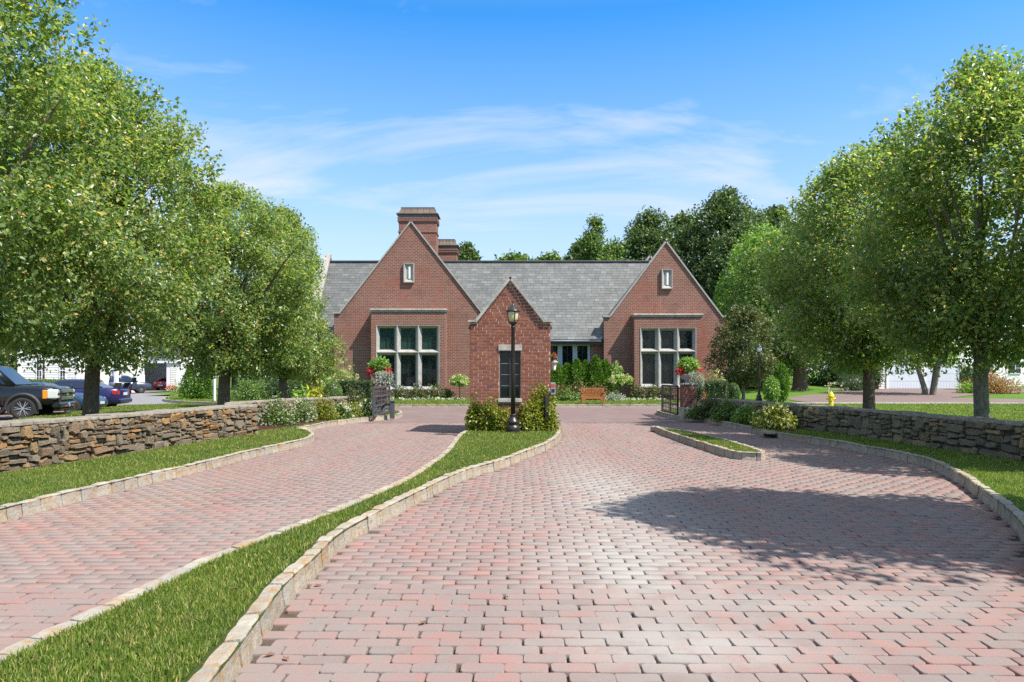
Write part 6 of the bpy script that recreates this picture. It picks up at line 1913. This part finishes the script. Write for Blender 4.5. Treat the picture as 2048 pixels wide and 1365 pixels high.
shrub('arborvitae', 'bright green arborvitae column right of the distant lamp', 'shrub', fx(1562, 37.5), 37.5, .15, .42, .42, 2.15, 3000, .10, ml['leaf_arb'], shape='ball', skin=.25, core=.7, up=.2, droop=-.4, seed=125)
shrub('arborvitae', 'shorter rounded arborvitae between distant lamp and green column', 'shrub', fx(1543, 37), 37, .15, .42, .42, 1.45, 2000, .10, ml['leaf_light'], shape='ball', skin=.3, core=.7, up=.2, seed=126)
shrub('rounded_shrub', 'dark low shrub at the left corner of the right garage', 'shrub', fx(1712, 54), 54, .45, 1.2, .8, .9, 1600, .12, ml['leaf_dark'], flowers=(ml['petal_white'], 14, .06, 10, .07), seed=127)
shrub('rounded_shrub', 'tall dark shrub hugging the right garage wall', 'shrub', fx(1748, 56.5), 56.5, .5, .7, .7, 2.4, 2200, .13, ml['leaf_dark'], shape='ball', core=.7, seed=128)
shrub('white_flower_bed', 'drift of white flowers under the trees near the right garage', 'flowers', fx(1692, 60), 60, .55, 1.7, .6, .55, 700, .12, ml['leaf_shrub'], flowers=(ml['petal_white'], 70, .06, 8, .09), seed=129)
shrub('japanese_maple', 'rust-red weeping maple mound behind the rightmost trunk', 'shrub', fx(1985, 50), 50, tz(33, 50), 1.75, 1.3, 1.75, 4200, .15, ml['leaf_red'], droop=.7, aspect=.4, seed=130)
shrub('rounded_shrub', 'light green clump left of the weeping maple', 'shrub', fx(1938, 50), 50, tz(33, 50), .9, .7, .9, 1200, .12, ml['leaf_light'], seed=131)
shrub('rounded_shrub', 'dark hedge at the right garage edge behind the weeping maple', 'shrub', fx(1935, 56), 56, tz(36, 56), .8, .7, 2.2, 1500, .14, ml['leaf_shrub'], shape='ball', core=.7, seed=132)
for i, (px, Y_, rx_, hh_) in enumerate(((1500, 60, 2.2, 2.6), (1640, 66, 3.0, 2.4), (1700, 70, 3.0, 3.0))):
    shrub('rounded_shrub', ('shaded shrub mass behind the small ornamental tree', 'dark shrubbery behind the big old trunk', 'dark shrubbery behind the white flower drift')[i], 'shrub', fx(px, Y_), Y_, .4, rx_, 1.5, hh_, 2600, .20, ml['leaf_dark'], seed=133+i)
# gatehouse shrubbery (yellow-green, round the lamp)
shrub('euonymus_bush', 'yellow-green shrub below the gatehouse window, left of the lamp', 'shrub', fx(977, 18.72), 18.72, .13, .58, .28, .86, 4200, .075, ml['leaf_ygreen'], seed=141)
shrub('euonymus_bush', 'yellow-green shrub right of the lamp base', 'shrub', fx(1060, 18.7), 18.7, .13, .46, .26, .72, 3200, .075, ml['leaf_ygreen'], seed=142)
shrub('euonymus_bush', 'tall yellow-green shrub climbing the right corner of the gatehouse', 'shrub', fx(1083, 18.92), 18.92, .13, .40, .24, 1.22, 3600, .075, ml['leaf_ygreen'], seed=143)
shrub('euonymus_bush', 'small bronze-edged shrub spilling over the kerb right of the keypad', 'shrub', fx(1103, 18.7), 18.7, .13, .20, .24, .72, 1100, .07, ml['leaf_ygreen'], seed=144)
shrub('euonymus_bush', 'low creeping shrub at the left corner of the gatehouse', 'shrub', fx(949, 18.8), 18.8, .13, .22, .22, .98, 1300, .075, ml['leaf_ygreen'], seed=145)

# ------------------------------------------------------------------ trees
LP = ml['leaf_pear']
tree('pear_tree', 'large leafy tree at the left edge, trunk outside the picture', 'tree', -10.0, 12.4, .1, .20, 1.9, 9.9, 2.3, 2.4, 48000, .096, LP, group='trees lining the drive', seed=201, clumps=230, sig=.40)
tree('pear_tree', 'large leafy tree whose dark trunk stands before the navy saloon', 'tree', fx(180, 17), 17, .1, .175, 2.0, 8.9, 1.95, 2.9, 72000, .096, LP, group='trees lining the drive', seed=202, clumps=290, sig=.40, lean=.2)
tree('pear_tree', 'leafy tree with forked trunk beside the stop sign', 'tree', fx(447, 25), 25, .1, .21, 1.75, 8.2, 1.8, 2.95, 62000, .10, LP, group='trees lining the drive', seed=203, clumps=250, sig=.40, lean=.3)
tree('pear_tree', 'leafy tree nearest the left end of the clubhouse', 'tree', fx(566, 31.5), 31.5, .1, .18, 2.0, 9.0, 1.6, 1.85, 32000, .115, LP, group='trees lining the drive', seed=204, clumps=150, sig=.40)
tree('small_tree', 'little multi-stemmed tree above the chartreuse hosta', 'tree', fx(632, 34), 34, .1, .07, 1.35, 4.2, 1.15, 1.25, 7000, .11, LP, seed=205, clumps=50, sig=.3, limbs=12)
tree('pear_tree', 'large leafy tree with pale trunk behind the grey wall at the right edge', 'tree', fx(1965, 15), 15, .1, .155, 1.25, 8.15, 2.05, 2.4, 54000, .096, LP, bark='bark_pale', group='trees lining the drive', seed=206, clumps=220, sig=.40)
tree('pear_tree', 'leafy tree with brown trunk behind the grey wall, right of the hydrant', 'tree', fx(1738, 20.5), 20.5, .1, .165, 1.7, 8.2, 1.95, 2.75, 60000, .10, LP, group='trees lining the drive', seed=207, clumps=250, sig=.40)
tree('pear_tree', 'tree beyond the right edge of the picture that shades the verge', 'tree', 10.6, 10.7, .1, .17, 1.9, 7.6, 1.9, 1.75, 12000, .15, LP, group='trees lining the drive', seed=208, clumps=110)
tree('pear_tree', 'tree outside the picture whose shadow falls across the near drive', 'tree', 7.25, 5.6, .1, .18, 2.2, 8.3, 2.5, 1.95, 32000, .13, LP, group='trees lining the drive', seed=209, clumps=130)
tree('ornamental_tree', 'small olive ornamental tree at the right corner of the clubhouse', 'tree', fx(1487, 42), 42, .15, .09, 1.4, fz(612, 42), 1.2, 1.95, 19000, .12, ml['leaf_olive'], bark='bark_pale', seed=210, clumps=90, sig=.33, tm=.3, limbs=14, droop=.1)
tree('old_maple', 'old thick-trunked maple behind the distant lamp', 'tree', fx(1600, 55), 55, tz(22, 55), .52, 2.2, 13.5, 2.6, 5.2, 26000, .19, ml['leaf_shrub'], seed=211, clumps=150, sig=.8, limbs=24)
tree('lawn_tree', 'three-stemmed young tree on the lawn before the right garage', 'tree', fx(1861, 47.5), 47.5, tz(28, 47.5), .30, 2.2, 8.5, 2.5, 2.6, 11000, .15, ml['leaf_light'], bark='bark_pale', seed=212, clumps=80, sig=.5, multi=3, limbs=10)
tree('weeping_tree', 'light green feathery tree between old maple and big oak', 'tree', fx(1530, 62), 62, .4, .3, 2.5, fz(462, 62), 1.5, 4.3, 28000, .24, ml['leaf_light'], seed=213, clumps=200, sig=.7, tm=.5, droop=1.0)
tree('oak_tree', 'tall dark oak rising behind the right gable', 'tree', fx(1450, 78), 78, 0, .5, 6, fz(392, 78), 3.0, 6.4, 48000, .33, ml['leaf_oak'], seed=214, clumps=330, sig=1.0, tm=.5, spiky=False)
tree('oak_tree', 'dark oak filling the gap left of the tall oak', 'tree', fx(1300, 84), 84, 0, .4, 5, fz(432, 84), 3.0, 5.4, 28000, .36, ml['leaf_oak'], seed=215, clumps=220, sig=1.0, tm=.5, spiky=False)
tree('oak_tree', 'dark oak between the right gable and the feathery tree', 'tree', fx(1492, 70), 70, 0, .4, 4, fz(455, 70), 1.5, 4.6, 26000, .30, ml['leaf_oak'], seed=218, clumps=170, sig=.9, tm=.5)
tree('locust_tree', 'spindly light green tree at the left of the background oaks', 'tree', fx(1190, 80), 80, 0, .25, 6, fz(440, 80), 5, 2.3, 14000, .28, ml['leaf_shrub'], seed=216, clumps=110, sig=.75, tm=.35, spiky=False)
tree('locust_tree', 'bright green tree low over the roof ridge before the oaks', 'tree', fx(1232, 76), 76, 0, .25, 5, fz(492, 76), 4, 3.0, 16000, .28, ml['leaf_shrub'], seed=217, clumps=140, sig=.8, tm=.45, spiky=False)
for i, (px, py, rr_, dk) in enumerate(((932, 494, 2.6, 1), (1030, 515, 5.0, 0), (1100, 517, 4.5, 0), (1165, 490, 3.6, 1), (1370, 432, 5.5, 1), (1550, 420, 5.5, 1))):
    tree('far_tree', ('treetop right of the smaller chimney', 'pale treetop over the middle of the ridge', 'second pale treetop over the ridge', 'treetop over the ridge left of the locust trees', 'dark tree just behind the right gable apex', 'dark tree behind the feathery light tree')[i], 'tree', fx(px, 92), 92, 0, .3, 6, fz(py, 92), 4, rr_, 12000, .46, ml['leaf_oak'] if dk else ml['leaf_shrub'], seed=220+i, clumps=130, sig=.85, tm=.45, group='far treetops')
for i, (px, Y_, zt_, rr_) in enumerate(((1700, 80, 14, 6), (1850, 84, 15, 6.5), (2010, 86, 16, 7), (20, 84, 13, 6), (180, 96, 14, 6.5), (330, 98, 13, 6), (470, 88, 12, 6), (590, 90, 12, 5.5))):
    tree('far_tree', 'broad background tree, %s from the left of those behind the houses' % ('sixth', 'seventh', 'eighth', 'first', 'second', 'third', 'fourth', 'fifth')[i], 'tree', fx(px, Y_), Y_, 0, .4, 4, zt_, 1.0, rr_, 9000, .45, ml['leaf_oak'], seed=230+i, clumps=90, sig=1.2, tm=.4, spiky=False, group='background trees behind the houses')
tree('young_tree', 'slim tree with dark straight trunk before the cream house', 'tree', fx(87, 50), 50, 0, .075, 2.6, 8.0, 3.2, 2.0, 6000, .16, ml['leaf_shrub'], seed=240, clumps=50, sig=.5, limbs=10)

# ------------------------------------------------------------------ fallen leaves
fl = np.random.default_rng(77)
DL = plain('dead_leaf', (0.17, 0.085, 0.04), .8, 0, .3, 30, 0)
for i, (px, py, z) in enumerate(((467, 1178, .16), (183, 1285, .16), (572, 1318, .012), (636, 1171, .012), (1018, 1090, .012), (540, 1310, .012), (1012, 1195, .012), (1300, 1060, .012), (846, 1246, .012))):
    x, y = gp(px, py, z)
    r_ = .02+.018*fl.random()
    a = fl.random()*6.28
    v = [(math.cos(a+t)*r_*s, math.sin(a+t)*r_*s, h) for t, s, h in ((0, 1.2, .01), (.9, .55, .004), (1.8, .6, .012), (3.14, 1.0, .002), (4.4, .6, .012), (5.3, .55, .004))]
    o = MB().add([(0, 0, .003)]+v, [(0, k, k % 6+1) for k in range(1, 7)]).build('fallen_leaf', DL, None, loc=(x, y, z), fix=False)
    tag(o, ('curled brown leaf in the median grass halfway up', 'pale brown leaf in the grass at the lower left', 'long brown leaf on the pavers near the bottom edge', 'brown leaf against the median kerb', 'dark leaf scrap in the middle of the main drive', 'tiny leaf scrap beside the near kerb', 'tiny leaf scrap left of the pale paving patch', 'leaf scrap at the edge of the big tree shadow', 'leaf scrap on the pavers right of the kerb')[i], 'leaf', 'fallen leaves')
